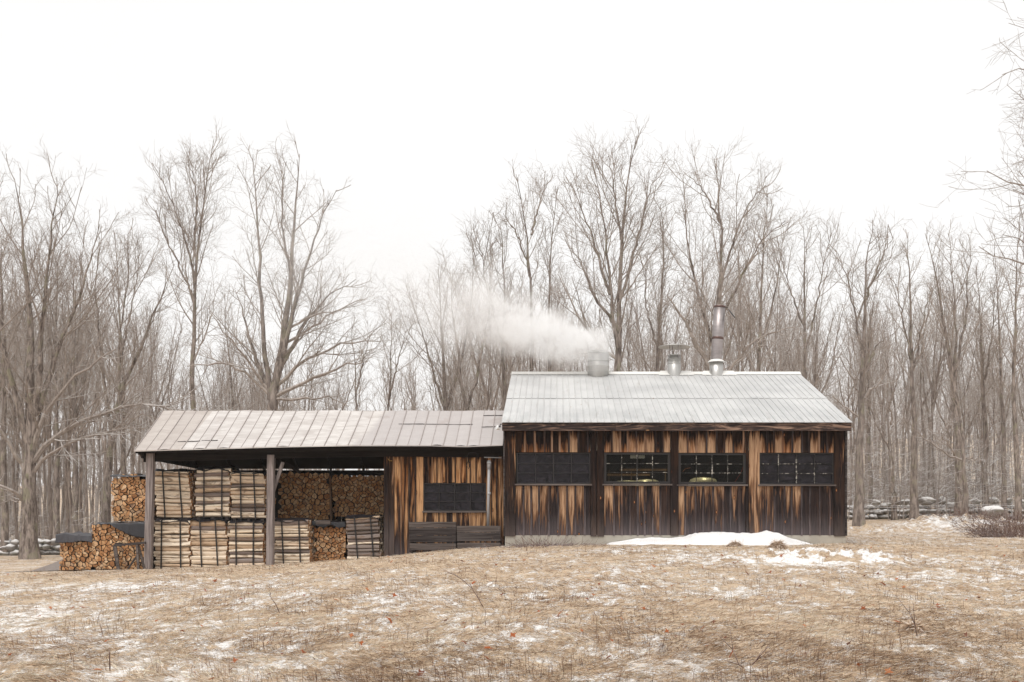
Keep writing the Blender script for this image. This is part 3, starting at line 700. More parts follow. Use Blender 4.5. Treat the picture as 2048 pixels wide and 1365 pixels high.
mb = MB(); mb.lathe(c2, [(R2,-.1),(R2,h2*.55),(R2*.96,h2*.56),(R2*.96,h2),(R2*.88,h2),(R2*.88,h2*.2)], 36)
ch = mb.build('chimney', M['steel'], house, smooth=True); ch['label'] = 'thin steel vent pipe under a broad round rain cap'
for zz in (.56, .72, .80, .97):
    m = MB(); m.lathe(c2+Vector((0,0,h2*zz)), [(R2*.95,0),(R2*1.02,.008),(R2*1.02,.02),(R2*.95,.03)], 36); m.build('band', M['steel'], ch, smooth=True)
hc = Z_(694,YC)-c2.z; RC = 31.5*s
m = MB(); m.lathe(c2+Vector((0,0,hc)), [(.01,.10),(RC*.5,.065),(RC,.0),(RC*1.01,-.015),(RC*.99,-.02),(RC*.5,.045),(.01,.08)], 48)
for v in m.v[:0]: pass
cap = m.build('rain_cap', M['steel'], ch, smooth=True); cap.rotation_euler = (0, 0, 0)
for a in (100, 220, 300, 340):
    q = Vector((math.cos(rad(a)), math.sin(rad(a)), 0))*R2*.97
    m = MB(); m.bar(c2+q+Vector((0,0,h2*.85)), c2+q*1.02+Vector((0,0,hc+.1)), .035, .008); m.build('cap_support', M['darksteel'], ch)
c3 = Vector((X_(1432.5,YC), YC, Z_(753,YC))); h3 = Z_(722,YC)-c3.z; R3 = 13.6*s
mb = MB(); mb.lathe(c3, [(R3,-.1),(R3,h3),(R3*.8,h3)], 36)
ch = mb.build('chimney', M['steel'], house, smooth=True); ch['label'] = 'tall leaning dark stove pipe with its round lid open'
m = MB(); m.lathe(c3+Vector((0,0,h3-.06)), [(R3*1.25,0),(R3*1.22,.03),(R3*.85,.10)], 36); m.lathe(c3+Vector((0,0,h3-.065)), [(R3*1.25,0),(R3*.9,.01)], 36); m.build('storm_collar', M['ridge'], ch, smooth=True)
pt = Vector(px(1439.5,612,YC)); pb = c3+Vector((0,0,h3-.02)); ax = (pt-pb).normalized(); A = ax.to_track_quat('Z','Y').to_matrix(); HH = (pt-pb).length; R4 = 11.3*s
m = MB(); m.lathe(pb, [(R4,0),(R4,HH*.42),(R4,HH),(R4*.9,HH),(R4*.9,HH*.5)], 36, axis=A); pipe = m.build('pipe', M['darksteel'], ch, smooth=True)
for f0, f1 in ((.395,.43),(.965,.99)):
    m = MB(); m.lathe(pb, [(R4*1.0,HH*f0-.01),(R4*1.05,HH*f0),(R4*1.05,HH*f1),(R4,HH*f1+.01)], 36, axis=A); m.build('pipe_band', M['copper'], ch, smooth=True)
m = MB(); lc = Vector(px(1464,628,YC)); ax2 = Vector((.72,-.30,.55)).normalized(); A2 = ax2.to_track_quat('Z','Y').to_matrix()
m.lathe(lc, [(.005,.012),(R4*1.05,.008),(R4*1.05,-.008),(.005,-.012)], 30, axis=A2); m.bar(pt+Vector((R4*.8,0,-.03)), Vector(px(1456,616,YC)), .03, .02); m.build('lid', M['strap'], ch, smooth=True)
flashing(1316,1386,0,0).build('flashing', M['ridge'], roof); flashing(1402,1471,0,0).build('flashing', M['ridge'], roof)
# flood light on the corner
m = MB(); p0 = Vector(px(1003,850,YE)); p1 = Vector(px(998,858,YE-.06))
m.tube([p0+Vector((0,.05,.02)), p0+Vector((-.03,-.05,.02)), p1], .015, 8); fl = m.build('flood_light', M['cable'])
tag(fl, 'small flood lamp on the eave corner where shed and house meet', 'lamp')
ax3 = Vector((-.75,-.45,.35)).normalized(); m = MB(); m.lathe(p1, [(.02,.05),(.035,.02),(.055,-.05),(.085,-.09),(.08,-.095),(.005,-.09)], 20, axis=ax3.to_track_quat('-Z','Y').to_matrix()); m.build('lamp_head', M['lampglass'], fl, smooth=True)

# things inside the house seen through the middle windows, plus added unseen bulbs
M['paintank'] = simple('tank_yellow_metal', (.78,.77,.68), .35, .3, .5, var=.2)
def tank(x, y, z, w_, h_, label):
    m = MB(); pr = [(.01,h_),(w_*.3,h_*.97),(w_*.44,h_*.86),(w_*.5,h_*.62),(w_*.5,-h_*.0),(w_*.42,-.05)]
    m.lathe((x,y,z), pr, 28); m.lathe((x,y,z+h_*.98), [(w_*.12,-.01),(w_*.12,.012),(.01,.014)], 14)
    o = m.build('steel_tank', M['paintank'], smooth=True); tag(o, label, 'tank', 'lit tanks inside the house')
    b = MB(); 
    for a in (45,135,225,315): b.tube([(x+math.cos(rad(a))*w_*.38, y+math.sin(rad(a))*w_*.38, zb+.03), (x+math.cos(rad(a))*w_*.38, y+math.sin(rad(a))*w_*.38, z+.02)], .03, 8)
    b.build('leg', M['darksteel'], o)
YI = 32.6
tank(X_(1254,YI), YI, Z_(986,YI), .95, .40, 'round yellow lit tank low in the left half of the second window')
tank(X_(1295,YI), YI+.1, Z_(986,YI), .85, .44, 'round yellow lit tank low right of centre in the second window')
tank(X_(1406,YI), YI, Z_(986,YI), .95, .50, 'round yellow lit tank low at the left of the third window')
m = MB()
for zz, xa, xb in ((948,1215,1300),(938,1240,1335)): m.box(X_(xa,33.6), X_(xb,33.6), 33.6, 33.9, Z_(zz+4,33.6), Z_(zz,33.6))
for xx in (1217,1262,1330): m.box(X_(xx,33.6), X_(xx+2,33.6), 33.65, 33.7, zb, Z_(940,33.6))
tag(m.build('shelf_rack', M['brownwood']), 'dim wooden shelf rack behind the second window', 'shelf')
m = MB(); m.tube([px(1365,944,32.2), px(1371,938,32.2), px(1381,936,32.2)], .012, 6); tag(m.build('rod', simple('orange_rod', (.5,.2,.08))), 'short orange rod high behind the left of the third window', 'rod')
m = MB(); m.tube([px(1487,932,31.3), px(1482,946,31.3), px(1474,958,31.3), px(1468,967,31.3)], .008, 6); tag(m.build('tubing', simple('red_tube', (.55,.07,.04))), 'thin red tube hanging in the right of the third window', 'tubing')
for i, (a, b, lab) in enumerate(((1261,1275,'left of the two blank white notes at the top of the second window'),(1277,1290,'right of the two blank white notes at the top of the second window'))):
    m = MB(); m.box(X_(a,YW), X_(b,YW), YW+.078, YW+.080, Z_(917,YW), Z_(910,YW)); tag(m.build('paper_note', M['paper']), lab, 'note', 'white notes in the window')
for xx in (1275, 1410):  # bulbs added above the window heads, out of view, to light the tanks
    lp = empty('unseen_bulb', (X_(xx,33), 32.5, Z_(899,32.5)), ('bare bulb' if xx == 1275 else 'second bare bulb')+' added out of view inside the house to light tanks behind the '+('second' if xx == 1275 else 'third')+' window', 'lamp')
    m = MB(); c = Vector(lp.location); m.lathe(c, [(.005,-.05),(.03,-.03),(.03,0),(.015,.04),(.015,.08)], 12)
    be = NT('bulb_glow'); e = be.n('ShaderNodeEmission', {0: (1,.85,.45,1), 1: 6.}); be.t.links.new(e.outputs[0], be.out.inputs[0]); m.build('bulb', be.m, lp, smooth=True)
    m = MB(); m.tube([c+Vector((0,0,.08)), c+Vector((0,0,1.2))], .006, 5); m.build('cord', M['cable'], lp)
    la = bpy.data.lights.new('unseen_bulb_light', 'POINT'); la.energy = 45; la.color = (1,.88,.56); la.shadow_soft_size = .05
    lo = bpy.data.objects.new('unseen_bulb_light', la); COL.objects.link(lo); lo.location = c+Vector((0,-.08,-.02))

# ------------------------------------------------------------------ wood shed
YS, YSW, YSR = 31.0, 31.5, 33.3
SXL, SXR = X_(268,YS), XL-.04
SRZ = Z_(822,YSR)
EP = [(268,902),(400,898),(560,893.5),(700,891),(860,891),(930,893),(1003,890)]
EPx = [X_(a,YS) for a,_ in EP]; EPz = [Z_(b,YS) for _,b in EP]
def sez(x): return float(np.interp(x, EPx, EPz))
SE = Z_(892,YS)
shed = empty('wood_shed', ((SXL+SXR)/2, YSW, -.1), 'long low open-fronted wood shed with a patched tin roof', 'building')
mb = MB()
n = 31; 
def srf(x, t):   # front slope point
    z0 = sez(x); sag = -.05*math.sin(math.pi*t)*.6 + .012*math.sin(x*2.3)*t
    return Vector((x, YS+(YSR-YS)*t, z0+(SRZ-z0)*t+sag))
wdts = [(SXR-SXL)/n]*n
rr = random.Random(4); x = SXL
for i in range(n):
    a, b = x, x+wdts[i]; x = b; r = rr.random(); m_ = 6; bow = rr.uniform(-.012,.02); lip = rr.uniform(-.02,.015)
    g = []
    for j in range(m_+1):
        t = j/m_
        for k in range(5):
            u = k/4; p = srf(a+(b-a)*u, t); p.z += bow*math.sin(math.pi*u)*(1-t*.5) ; 
            if j == 0: p.z += lip*math.sin(math.pi*u); p.y += lip*.5
            g.append(p)
    o = len(mb.v); fs = [(j*5+k, j*5+k+1, (j+1)*5+k+1, (j+1)*5+k) for j in range(m_) for k in range(4)]
    mb.add(g, fs, r)
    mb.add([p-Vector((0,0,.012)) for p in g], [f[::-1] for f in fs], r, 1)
    mb.add([g[0]-Vector((0,0,.03)), g[4]-Vector((0,0,.03)), g[4], g[0]], [(0,1,2,3)], r)
# rear slope
YSB, ZSB = 36.4, Z_(936,36.4)
mb.hexa([(SXL,YSR,SRZ-.02),(SXR,YSR,SRZ-.02),(SXR,YSB,ZSB-.02),(SXL,YSB,ZSB-.02),(SXL,YSR,SRZ),(SXR,YSR,SRZ),(SXR,YSB,ZSB),(SXL,YSB,ZSB)], .3)
mb.hexa([(SXL+.01,YSR+.02,SRZ-.06),(SXR,YSR+.02,SRZ-.06),(SXR,YSB-.01,ZSB-.04),(SXL+.01,YSB-.01,ZSB-.04),(SXL+.01,YSR+.02,SRZ-.024),(SXR,YSR+.02,SRZ-.024),(SXR,YSB-.01,ZSB-.024),(SXL+.01,YSB-.01,ZSB-.024)], .3, 1)  # dark ceiling sheet below the rear slope, interior shade as colour
sroof = mb.build('roof', [M['shedroof'], M['shadeunder']], shed)
M['ribline'] = simple('rib_shadow_metal', (.36,.32,.30), .6, .2)
x = SXL
for i in range(n+1):
    ms = MB()
    hh = .035 if i % 2 == 0 else .018; ww = .035 if i % 2 == 0 else .02
    pts = [srf(x, j/6) for j in range(7)]
    for j in range(6):
        a, b = pts[j], pts[j+1]; u = Vector((ww/2,0,0)); k = Vector((0,0,hh))
        ms.hexa([a-u-Vector((0,0,.01)), a+u-Vector((0,0,.01)), b+u-Vector((0,0,.01)), b-u-Vector((0,0,.01)), a-u*.5+k, a+u*.5+k, b+u*.5+k, b-u*.5+k], .5)
    x += wdts[0]; ms.build('roof_seam', M['ribline'], sroof)
ms = MB()    # lapped sheet edges
for (xa, xb, t) in ((-11.95,-11.25,.2),(-11.2,-10.7,.21),(-5.15,-2.75,.61),(-2.45,-1.82,.53),(-2.45,-1.82,.85)):
    k = 6
    for i in range(k):
        p, q = srf(xa+(xb-xa)*i/k, t), srf(xa+(xb-xa)*(i+1)/k, t); ms.bar(p+Vector((0,0,.012)), q+Vector((0,0,.012+.006*(i%2))), .03, .02)
ms.build('sheet_laps', M['seam'], sroof)
# front beam following the sag, gable boards, rafters, purlins
mb = MB()
k = 12; xs_ = np.linspace(SXL+.12, SXR, k+1)
for i in range(k):
    a, b = xs_[i], xs_[i+1]; za, zb_ = sez(a)-.06, sez(b)-.06
    mb.hexa([(a,YSW-.08,za-.27),(b,YSW-.08,zb_-.27),(b,YSW+.06,zb_-.27),(a,YSW+.06,za-.27),(a,YSW-.08,za+.05),(b,YSW-.08,zb_+.05),(b,YSW+.06,zb_+.05),(a,YSW+.06,za+.05)], .3)
mb.build('beam', M['darkwood'], shed)
mb = MB(); mb.hexa([(SXL+.02,YS+.05,sez(SXL)-.08),(SXR,YS+.05,sez(SXR)-.1),(SXR,YS+.08,sez(SXR)-.1),(SXL+.02,YS+.08,sez(SXL)-.08),(SXL+.02,YS+.05,sez(SXL)-.015),(SXR,YS+.05,sez(SXR)-.02),(SXR,YS+.08,sez(SXR)-.02),(SXL+.02,YS+.08,sez(SXL)-.015)], .2); mb.build('fascia_board', M['darkwood'], shed)
x = SXL+.1
while x < SXR:
    mb = MB(); z0 = sez(x)-.09
    mb.bar((x, YS+.1, z0+.02), (x, YSR, SRZ-.12), .05, .12, .3); mb.bar((x, YSR, SRZ-.12), (x, YSB-.05, ZSB-.1), .05, .12, .3); mb.build('rafter', M['darkwood'], shed); x += 1.2
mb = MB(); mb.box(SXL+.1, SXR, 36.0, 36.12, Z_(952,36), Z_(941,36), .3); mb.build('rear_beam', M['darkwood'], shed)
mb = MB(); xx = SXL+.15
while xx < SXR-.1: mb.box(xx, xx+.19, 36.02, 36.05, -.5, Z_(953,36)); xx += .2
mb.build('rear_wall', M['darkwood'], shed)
mb = MB()     # left gable boarding
g0 = Z_(918,31.6)
mb.add([(SXL+.1,YS+.15,sez(SXL)-.1),(SXL+.1,YSR,SRZ-.1),(SXL+.1,YSB-.2,ZSB-.05),(SXL+.1,YSB-.2,g0),(SXL+.1,YS+.3,g0),
        (SXL+.14,YS+.15,sez(SXL)-.1),(SXL+.14,YSR,SRZ-.1),(SXL+.14,YSB-.2,ZSB-.05),(SXL+.14,YSB-.2,g0),(SXL+.14,YS+.3,g0)], [(0,1,2,3,4),(9,8,7,6,5),(0,5,6,1),(1,6,7,2),(3,8,9,4),(4,9,5,0),(2,7,8,3)])
mb.build('gable_boards', M['greyboard'], shed)
# posts
for (xt, yt, xb_, yb_, wd_) in ((302,905,296.5,1143,14),(542.5,910,540.5,1132,13.5)):
    mb = MB(); p = px(xt,yt,YSW-.1); q = px(xb_,yb_,YSW-.1); mb.bar(q, p, wd_/F*YSW, .2, .1, up=(0,1,0)); mb.build('post', M['post'], shed, bevel=.01)
for xb_ in (300, 540, 775):
    mb = MB(); mb.box(X_(xb_,36)-.07+.4, X_(xb_,36)+.07+.4, 35.85, 35.99, -.6, 3.0); mb.build('post', M['darkwood'], shed)
mb = MB(); mb.bar(px(546,985,YSW-.03), px(566,925,YSW-.03), .10, .06, .3, up=(0,1,0)); mb.build('brace', M['post'], shed)
mb = MB(); mb.bar(px(550,915,YSW+.3), px(600,945,YSW+1.2), .10, .06, .3, up=(0,1,0)); mb.build('brace', M['darkwood'], shed)
# boarded end room
WX0, WX1 = X_(770,YSW), SXR
swin = (X_(847,YSW), X_(972,YSW), Z_(1022,YSW), Z_(967,YSW))
mb = MB(); r5 = random.Random(11)
b0, b1 = Z_(1135,YSW), Z_(905,YSW)
for args in ((X_(788,YSW), swin[0], b0, b1, YSW, .24, .05), (swin[0], swin[1], swin[3]+.02, b1, YSW, .15, .035, .03, .015), (swin[0], swin[1], b0, swin[2]-.06, YSW, .15, .035), (swin[1], WX1, b0, b1, YSW, .15, .04)):
    mb = MB(); boards(mb, *args, rr=r5)
    mb.build('wall_panel', [M['shedsiding'], M['shedbatten']], shed)
mb = MB(); mb.box(WX0-.03, X_(778,YSW), YSW-.05, YSW+.06, b0, b1, .35); mb.box(X_(778,YSW)+.004, X_(789,YSW), YSW-.03, YSW+.05, b0, b1, .7); mb.build('corner_board', M['trimwood'], shed, bevel=.005)
mb = MB(); mb.box(WX0, WX0+.04, YSW+.06, 36, b0, 3.4); mb.box(WX0+.05, WX1, YSW+1.2, YSW+1.25, b0, 3.4); mb.build('partition', M['darkwood'], shed)
x0, x1, z0, z1 = swin; yy = YSW+.0
fr = MB(); e = .03
fr.box(x0, x1, yy, yy+.05, z0, z0+e, .1); fr.box(x0, x1, yy, yy+.05, z1-e, z1, .1); fr.box(x0, x0+e, yy+.002, yy+.05, z0+e, z1-e, .1); fr.box(x1-e, x1, yy+.002, yy+.05, z0+e, z1-e, .1)
wi = fr.build('window', M['black'], shed); m2 = MB()
for i in range(1,4): xx = x0+(x1-x0)*i/4; m2.box(xx-.01, xx+.01, yy+.005, yy+.03, z0+e, z1-e)
for j in range(1,3): zz = z0+(z1-z0)*j/3; m2.box(x0+e, x1-e, yy+.009, yy+.028, zz-.009, zz+.009)
m2.build('muntins', M['black'], wi); m3 = MB(); m3.box(x0+e, x1-e, yy+.034, yy+.04, z0+e, z1-e); m3.build('pane', M['darkglass'], wi)
m4 = MB(); m4.box(x0-.03, x1+.03, yy-.06, yy-.002, z0-.06, z0-.005, .3); m4.build('sill', M['paleboard'], wi)
# drain pipe with elbow
m = MB(); yy = YSW-.14
m.tube([px(976,1056,yy), px(977,990,yy), px(978,936,yy)], .045, 14); dp = m.build('drain_pipe', M['pvc'], smooth=True); tag(dp, 'pale upright pipe with a fitting on top against the shed wall', 'pipe')
m = MB(); m.tube([px(978,938,yy), px(978,927,yy), px(978,921,yy)], [.062,.062,.04], 14); m.tube([px(974,926,yy-.05), px(982,926,yy-.05)], .04, 12); m.build('fitting', M['pvc'], dp, smooth=True)
m = MB(); m.tube([px(978,990,yy), px(978,985,yy)], .055, 14); m.build('coupling', M['pvc'], dp, smooth=True)
m = MB(); m.tube([px(968,915,YSW-.1), px(1003,916,YSW-.1)], .013, 8); tag(m.build('conduit', M['pvc']), 'thin level grey conduit under the shed eave beside the house', 'conduit')
m = MB(); m.tube([px(*q, YSW-.12) for q in ((957,909),(950,905),(938,906),(935,912),(936,922),(939,930),(938,936))], .012, 6); m.tube([px(*q, YSW-.12) for q in ((936,922),(933,932),(937,938),(941,930),(937,920))], .01, 6)
tag(m.build('hanging_cable', M['cable'], smooth=True), 'loop of black cable hanging from the shed eave', 'cable')
m = MB(); m.tube([px(*q, YSW-.1) for q in ((776,918),(779,922),(784,922))], .012, 6); tag(m.build('hook', simple('brass_hook', (.4,.25,.08), .4, .6)), 'small brass hook at the top of the shed corner board', 'hook')
# plank boxes along the wall
def plank_box(xa, xb, yt, ys, y, label, dx=0):
    o = empty('plank_panel', (X_((xa+xb)/2,y), y, Z_(ys[-1][1],y)), label, 'plank box', 'grey plank boxes before the shed wall')
    for k, (a, b) in enumerate(ys):
        m = MB(); m.box(X_(xa,y)+.01*k, X_(xb,y), y-.01*k, y+.05-.01*k, Z_(b,y)+.004, Z_(a,y)-.004); m.build('plank', M['paleboard'] if k in (0, len(ys)-1) else M['greyboard'], o, bevel=.004)
    for xx in (X_(xa,y)+.05, X_(xb,y)-.09):
        m = MB(); m.box(xx, xx+.05, y+.051, y+.5, Z_(ys[-1][1],y)-.1, Z_(ys[0][0],y)-.02); m.build('side_board', M['greyboard'], o)
plank_box(818,912,1043,[(1044,1056),(1056,1071),(1071,1085),(1087,1101)], 30.95, 'taller left grey plank box before the shed wall')
plank_box(913,1001,1053,[(1052,1065),(1065,1083),(1086,1098)], 30.98, 'lower right grey plank box leaning towards the house')

# ------------------------------------------------------------------ firewood
def log_prism(mb, x0, x1, cy, cz, ry, rz, rr, rnd, seg=6, endmat=1, shape=None, tl=0.):
    k = 8; ph = rr.uniform(0, 6.28)
    rad_ = [rr.uniform(.78,1.12) for _ in range(k)] 
    vs = []; tilt = rr.uniform(-.02,.02)+tl; bend = rr.uniform(-.025,.025)
    for i in range(seg+1):
        u = i/seg; x = x0+(x1-x0)*u
        for q in range(k):
            a = 6.2832*q/k+math.pi/8; cx_, sx_ = math.cos(a), math.sin(a)
            e = 1/max(abs(cx_),abs(sx_))**.75
            vs.append((x, cy+cx_*ry*e*rad_[q]*(1+rr.uniform(-.04,.04)), cz+sx_*rz*e*rad_[q]*(1+rr.uniform(-.07,.07))+tilt*(u-.5)*2+bend*math.sin(math.pi*u)))
    fs = [(i*k+q, (i+1)*k+q, (i+1)*k+(q+1)%k, i*k+(q+1)%k) for i in range(seg) for q in range(k)]
    mb.add(vs, fs, rnd, 0)
    o = len(mb.v)-len(vs)
    mb.f.append(tuple(o+q for q in range(k))); mb.m.append(endmat); mb.r.append(rnd)
    mb.f.append(tuple(o+seg*k+q for q in range(k))[::-1]); mb.m.append(endmat); mb.r.append(rnd)
def bundle(xl, xr, yt, yb, Yf, label, seed, lean=0., barky=.2, slope=0.):
    rr = random.Random(seed)
    x0, x1 = X_(xl,Yf), X_(xr,Yf); z0, z1 = Z_(yb,Yf), Z_(yt,Yf)
    o = empty('firewood_bundle', ((x0+x1)/2, Yf, z0), label, 'firewood bundle', 'strapped bundles of long split wood in the shed')
    H = z1-z0; z = z0; rows = []
    while z < z1-.04:
        h = min(rr.uniform(.075,.165), z1-z); 
        if z1-(z+h) < .05: h = z1-z
        rows.append((z, h)); z += h
    back = MB(); D = 1.05
    for k, (z, h) in enumerate(rows):
        sh = lean*((z-z0)/H-.5); r = rr.random(); r = r*.7 if rr.random() > barky else .72+.28*rr.random()
        m = MB(); ax, bx = x0+sh+rr.uniform(-.035,.05), x1+sh+rr.uniform(-.05,.035)
        log_prism(m, ax, bx, Yf+.07+rr.uniform(-.02,.03), z+h/2, .085, h*.505, rr, r, tl=slope*((z-z0)/H)**1.5); m.build('log', [M['logside'], M['endgrain']], o, smooth=False)
        y = Yf+.22
        while y < Yf+D:
            wd = rr.uniform(.09,.16); log_prism(back, x0+sh+rr.uniform(-.04,.05), x1+sh+rr.uniform(-.05,.05), y, z+h/2+rr.uniform(-.01,.01), wd/2, h*.5, rr, rr.random(), 2); y += wd
    tag(back.build('rear_logs', [M['logside'], M['endgrain']], o), kind='stuff')
    for u in (.26, .76):
        u += rr.uniform(-.04,.04); xs0 = x0+(x1-x0)*u-lean*.5+rr.uniform(-.03,.03); xs1 = x0+(x1-x0)*u+lean*.5+rr.uniform(-.03,.03)
        m = MB(); m.bar((xs0,Yf-.045,z0-.04), (xs1,Yf-.045,z1+.02), .045, .012, .2, up=(0,1,0)); m.bar((xs1,Yf-.045,z1+.025), (xs1,Yf+D,z1+.035), .045, .01, .2); m.build('strap', M['strap'], o)
    m = MB()
    for xx in (x0+.06, (x0+x1)/2-.04, x1-.14): m.box(xx, xx+.09, Yf+.02, Yf+D, z0-.09, z0-.02)
    m.box(x0, x1, Yf+.03, Yf+D, z0-.018, z0-.004); m.box(x0, x1, Yf+.03, Yf+D, z0-.11, z0-.092); m.build('pallet', M['greyboard'], o)
    # tarp on top
    nx_, ny_ = 16, 6; vs = []
    for j in range(ny_+1):
        for i in range(nx_+1):
            u, v = i/nx_, j/ny_; zz = z1+.045+.03*math.sin(u*9+seed)*math.sin(v*5+seed)+rr.uniform(-.01,.012)
            yv = Yf-.05+v*(D+.05)
            if j == 0: zz -= .05+.05*abs(math.sin(u*5+seed*1.7)); yv -= .0
            if i in (0, nx_): zz -= .09
            vs.append((x0+lean*.5-.03+(x1-x0+.06)*u, yv, zz))
    q = [(j*(nx_+1)+i, j*(nx_+1)+i+1, (j+1)*(nx_+1)+i+1, (j+1)*(nx_+1)+i) for j in range(ny_) for i in range(nx_)]
    m = MB(); m.add(vs, q); m.add([(a,b,c+.006) for a,b,c in vs], [f[::-1] for f in q]); m.build('tarp', M['tarp'], o, smooth=True)
YF = 31.95
bundle(309,380,942,1036,YF+.05,'upper left firewood bundle beside the shed\'s left post',1,-.09,.12,-.03)
bundle(390,459,938,1034,YF-.0,'upper middle firewood bundle, highest of its row',2,.02,.25,.02)
bundle(462,530,946,1037,YF+.02,'upper firewood bundle just left of the second post',3,-.05,.3)
bundle(308,379,1042,1139,YF-.05,'lower left firewood bundle standing beside the shed\'s left post',4,.0,.12)
bundle(381,454,1040,1138,YF+.0,'lower firewood bundle second from the left post',5,-.06,.3)
bundle(457,527,1043,1136,YF+.0,'lower firewood bundle just left of the second post',6,-.03,.3)
bundle(548,617,1041,1133,YF-.1,'firewood bundle standing alone just right of the second post',7,-.05,.2)
bundle(693,760,1034,1120,YF-.1,'grey barky firewood bundle next to the plank wall, topmost logs tilting',8,-.09,.6,.06)

# end-on stacks: irregular cells split into wedges
def clip_poly(poly, nrm, c):
    out = []; n = len(poly)
    for i in range(n):
        a, b = poly[i], poly[(i+1) % n]; da, db = a@nrm-c, b@nrm-c
        if da <= 0: out.append(a)
        if da*db < 0: out.append(a+(b-a)*(da/(da-db)))
    return out
def cells(x0, x1, z0, z1, size, seed, top=None, leftf=None):
    r = np.random.RandomState(seed); pts = []
    nz = int((z1-z0)/(size*.86))+1
    for j in range(nz+1):
        nx_ = int((x1-x0)/size)+1
        for i in range(nx_+1):
            pts.append((x0+(i+.5*(j % 2))*size+r.uniform(-.22,.22)*size, z0+(j+.4)*size*.86+r.uniform(-.2,.2)*size))
    pts = np.array(pts); res = []
    for p in pts:
        if not (x0 < p[0] < x1 and z0 < p[1] < z1): continue
        if top is not None and p[1] > top(p[0]): continue
        poly = [p+np.array(v)*size*.85 for v in ((-1,-1),(1,-1),(1,1),(-1,1))]
        for q in pts:
            dd = q-p; d2 = dd@dd
            if 0 < d2 < (size*2.2)**2: poly = clip_poly(poly, dd/math.sqrt(d2), ((p+q)/2)@(dd/math.sqrt(d2)))
            if len(poly) < 3: break
        if len(poly) < 3: continue
        poly = clip_poly(clip_poly(poly, np.array([-1.,0]), -x0), np.array([1.,0]), x1)
        poly = clip_poly(poly, np.array([0,-1.]), -z0)
        if len(poly) < 3: continue
        u = r.rand()
        c = sum(poly)/len(poly)
        if u < .10: parts = [poly]
        elif u < .50:
            a = r.rand()*6.28; nn = np.array([math.cos(a), math.sin(a)]); parts = [clip_poly(poly, nn, c@nn), clip_poly(poly, -nn, -(c@nn))]
        else:
            a = r.rand()*6.28; parts = []
            for k in range(3):
                b0_, b1_ = a+k*2.094, a+(k+1)*2.094; n0 = np.array([math.sin(b0_), -math.cos(b0_)]); n1_ = np.array([-math.sin(b1_), math.cos(b1_)])
                parts.append(clip_poly(clip_poly(poly, n0, c@n0), n1_, c@n1_))
        for q in parts:
            if len(q) < 3: continue
            cc = sum(q)/len(q); q = [cc+(v-cc)*(.80+.12*r.rand()) for v in q]
            # round corners a little
            o = []
            for i in range(len(q)):
                a_, b_ = q[i], q[(i+1) % len(q)]; o += [a_*.86+b_*.14, a_*.14+b_*.86]
            ar = abs(sum(o[i][0]*o[(i+1)%len(o)][1]-o[(i+1)%len(o)][0]*o[i][1] for i in range(len(o))))/2
            if ar > size*size*.05: res.append(o)
    return res
def add_end_log(mb, poly, y0, y1, r, mat_end=1):
    k = len(poly); rr = random.random(); c = sum(poly)/k
    tx, tz = r.uniform(-.03,.03), r.uniform(-.03,.03); ty = r.uniform(-.25,.25); tq = r.uniform(-.25,.25)
    vs = [(p[0], y0+(p[0]-c[0])*ty+(p[1]-c[1])*tq, p[1]) for p in poly]+[(c[0]+(p[0]-c[0])*.97+tx, y1, c[1]+(p[1]-c[1])*.97+tz) for p in poly]
    mb.add(vs, [(q, (q+1)%k, k+(q+1)%k, k+q) for q in range(k)], rr, 0)
    o = len(mb.v)-2*k
    area = sum(poly[i][0]*poly[(i+1)%k][1]-poly[(i+1)%k][0]*poly[i][1] for i in range(k))
    f0 = tuple(o+q for q in range(k)); f1 = tuple(o+k+q for q in range(k))
    mb.f.append(f0[::-1] if area < 0 else f0); mb.m.append(mat_end); mb.r.append(rr); mb.f.append(f1); mb.m.append(mat_end); mb.r.append(rr)
def stack_things(xa, xb, yt, yb, Yf, size, seed, label, group, top=None, limit=999, deep=True, Ln=.5):
    x0, x1, z0, z1 = X_(xa,Yf), X_(xb,Yf), Z_(yb,Yf), Z_(yt,Yf); r = random.Random(seed)
    cs = cells(x0, x1, z0, z1, size, seed, top); rest = MB(); n = 0
    for q in cs:
        y0 = Yf+r.uniform(-.035,.035)
        if n < limit:
            m = MB(); c = sum(q)/len(q); add_end_log(m, q, y0, y0+Ln, r)
            me = m.build('firewood_log', [M['logbark'], M['endgrain']])
            off = Vector((c[0], y0, c[1]))
            for v in me.data.vertices: v.co -= off
            me.location = off; tag(me, label, 'firewood log', group); n += 1
        else: add_end_log(rest, q, y0, y0+Ln, r)
    if deep:
        for k in (1, 2):
            for q in cells(x0, x1, z0, z1-.04, size*1.1, seed+50+k, top): add_end_log(rest, q, Yf+Ln*k+.06*k, Yf+Ln*(k+1), r)
    return rest, n
allrest = MB(); cnt = 0
def merge(a, b):
    o = len(a.v); a.v += b.v; a.f += [tuple(i+o for i in f) for f in b.f]; a.m += b.m; a.r += b.r
Y1 = 31.6
rs, n1 = stack_things(222,300,953,1043,32.3,.2,1,'split log in the tall square upper stack left of the shed corner post','logs of the upper outdoor stack',limit=105); merge(allrest, rs)
topf = lambda x: np.interp(x, [X_(184,Y1), X_(200,Y1), X_(292,Y1)], [Z_(1052,Y1), Z_(1046,Y1), Z_(1056,Y1)])
rs, n2 = stack_things(184,292,1044,1142,Y1,.19,2,'split log in the lower outdoor stack behind the rough trestle','logs of the lower outdoor stack',top=topf,limit=140); merge(allrest, rs)
rs, n3 = stack_things(119,185,1084,1143,Y1+.05,.185,3,'split log in the short tarp-covered stack at the far left end of the woodpile','logs of the short outdoor stack',limit=max(0,298-n1-n2)); merge(allrest, rs)
allrest.build('piled_firewood', [M['logbark'], M['endgrain']]); o = bpy.data.objects['piled_firewood']; tag(o, 'remaining split logs filling the outdoor stacks from behind', 'firewood', kind='stuff')
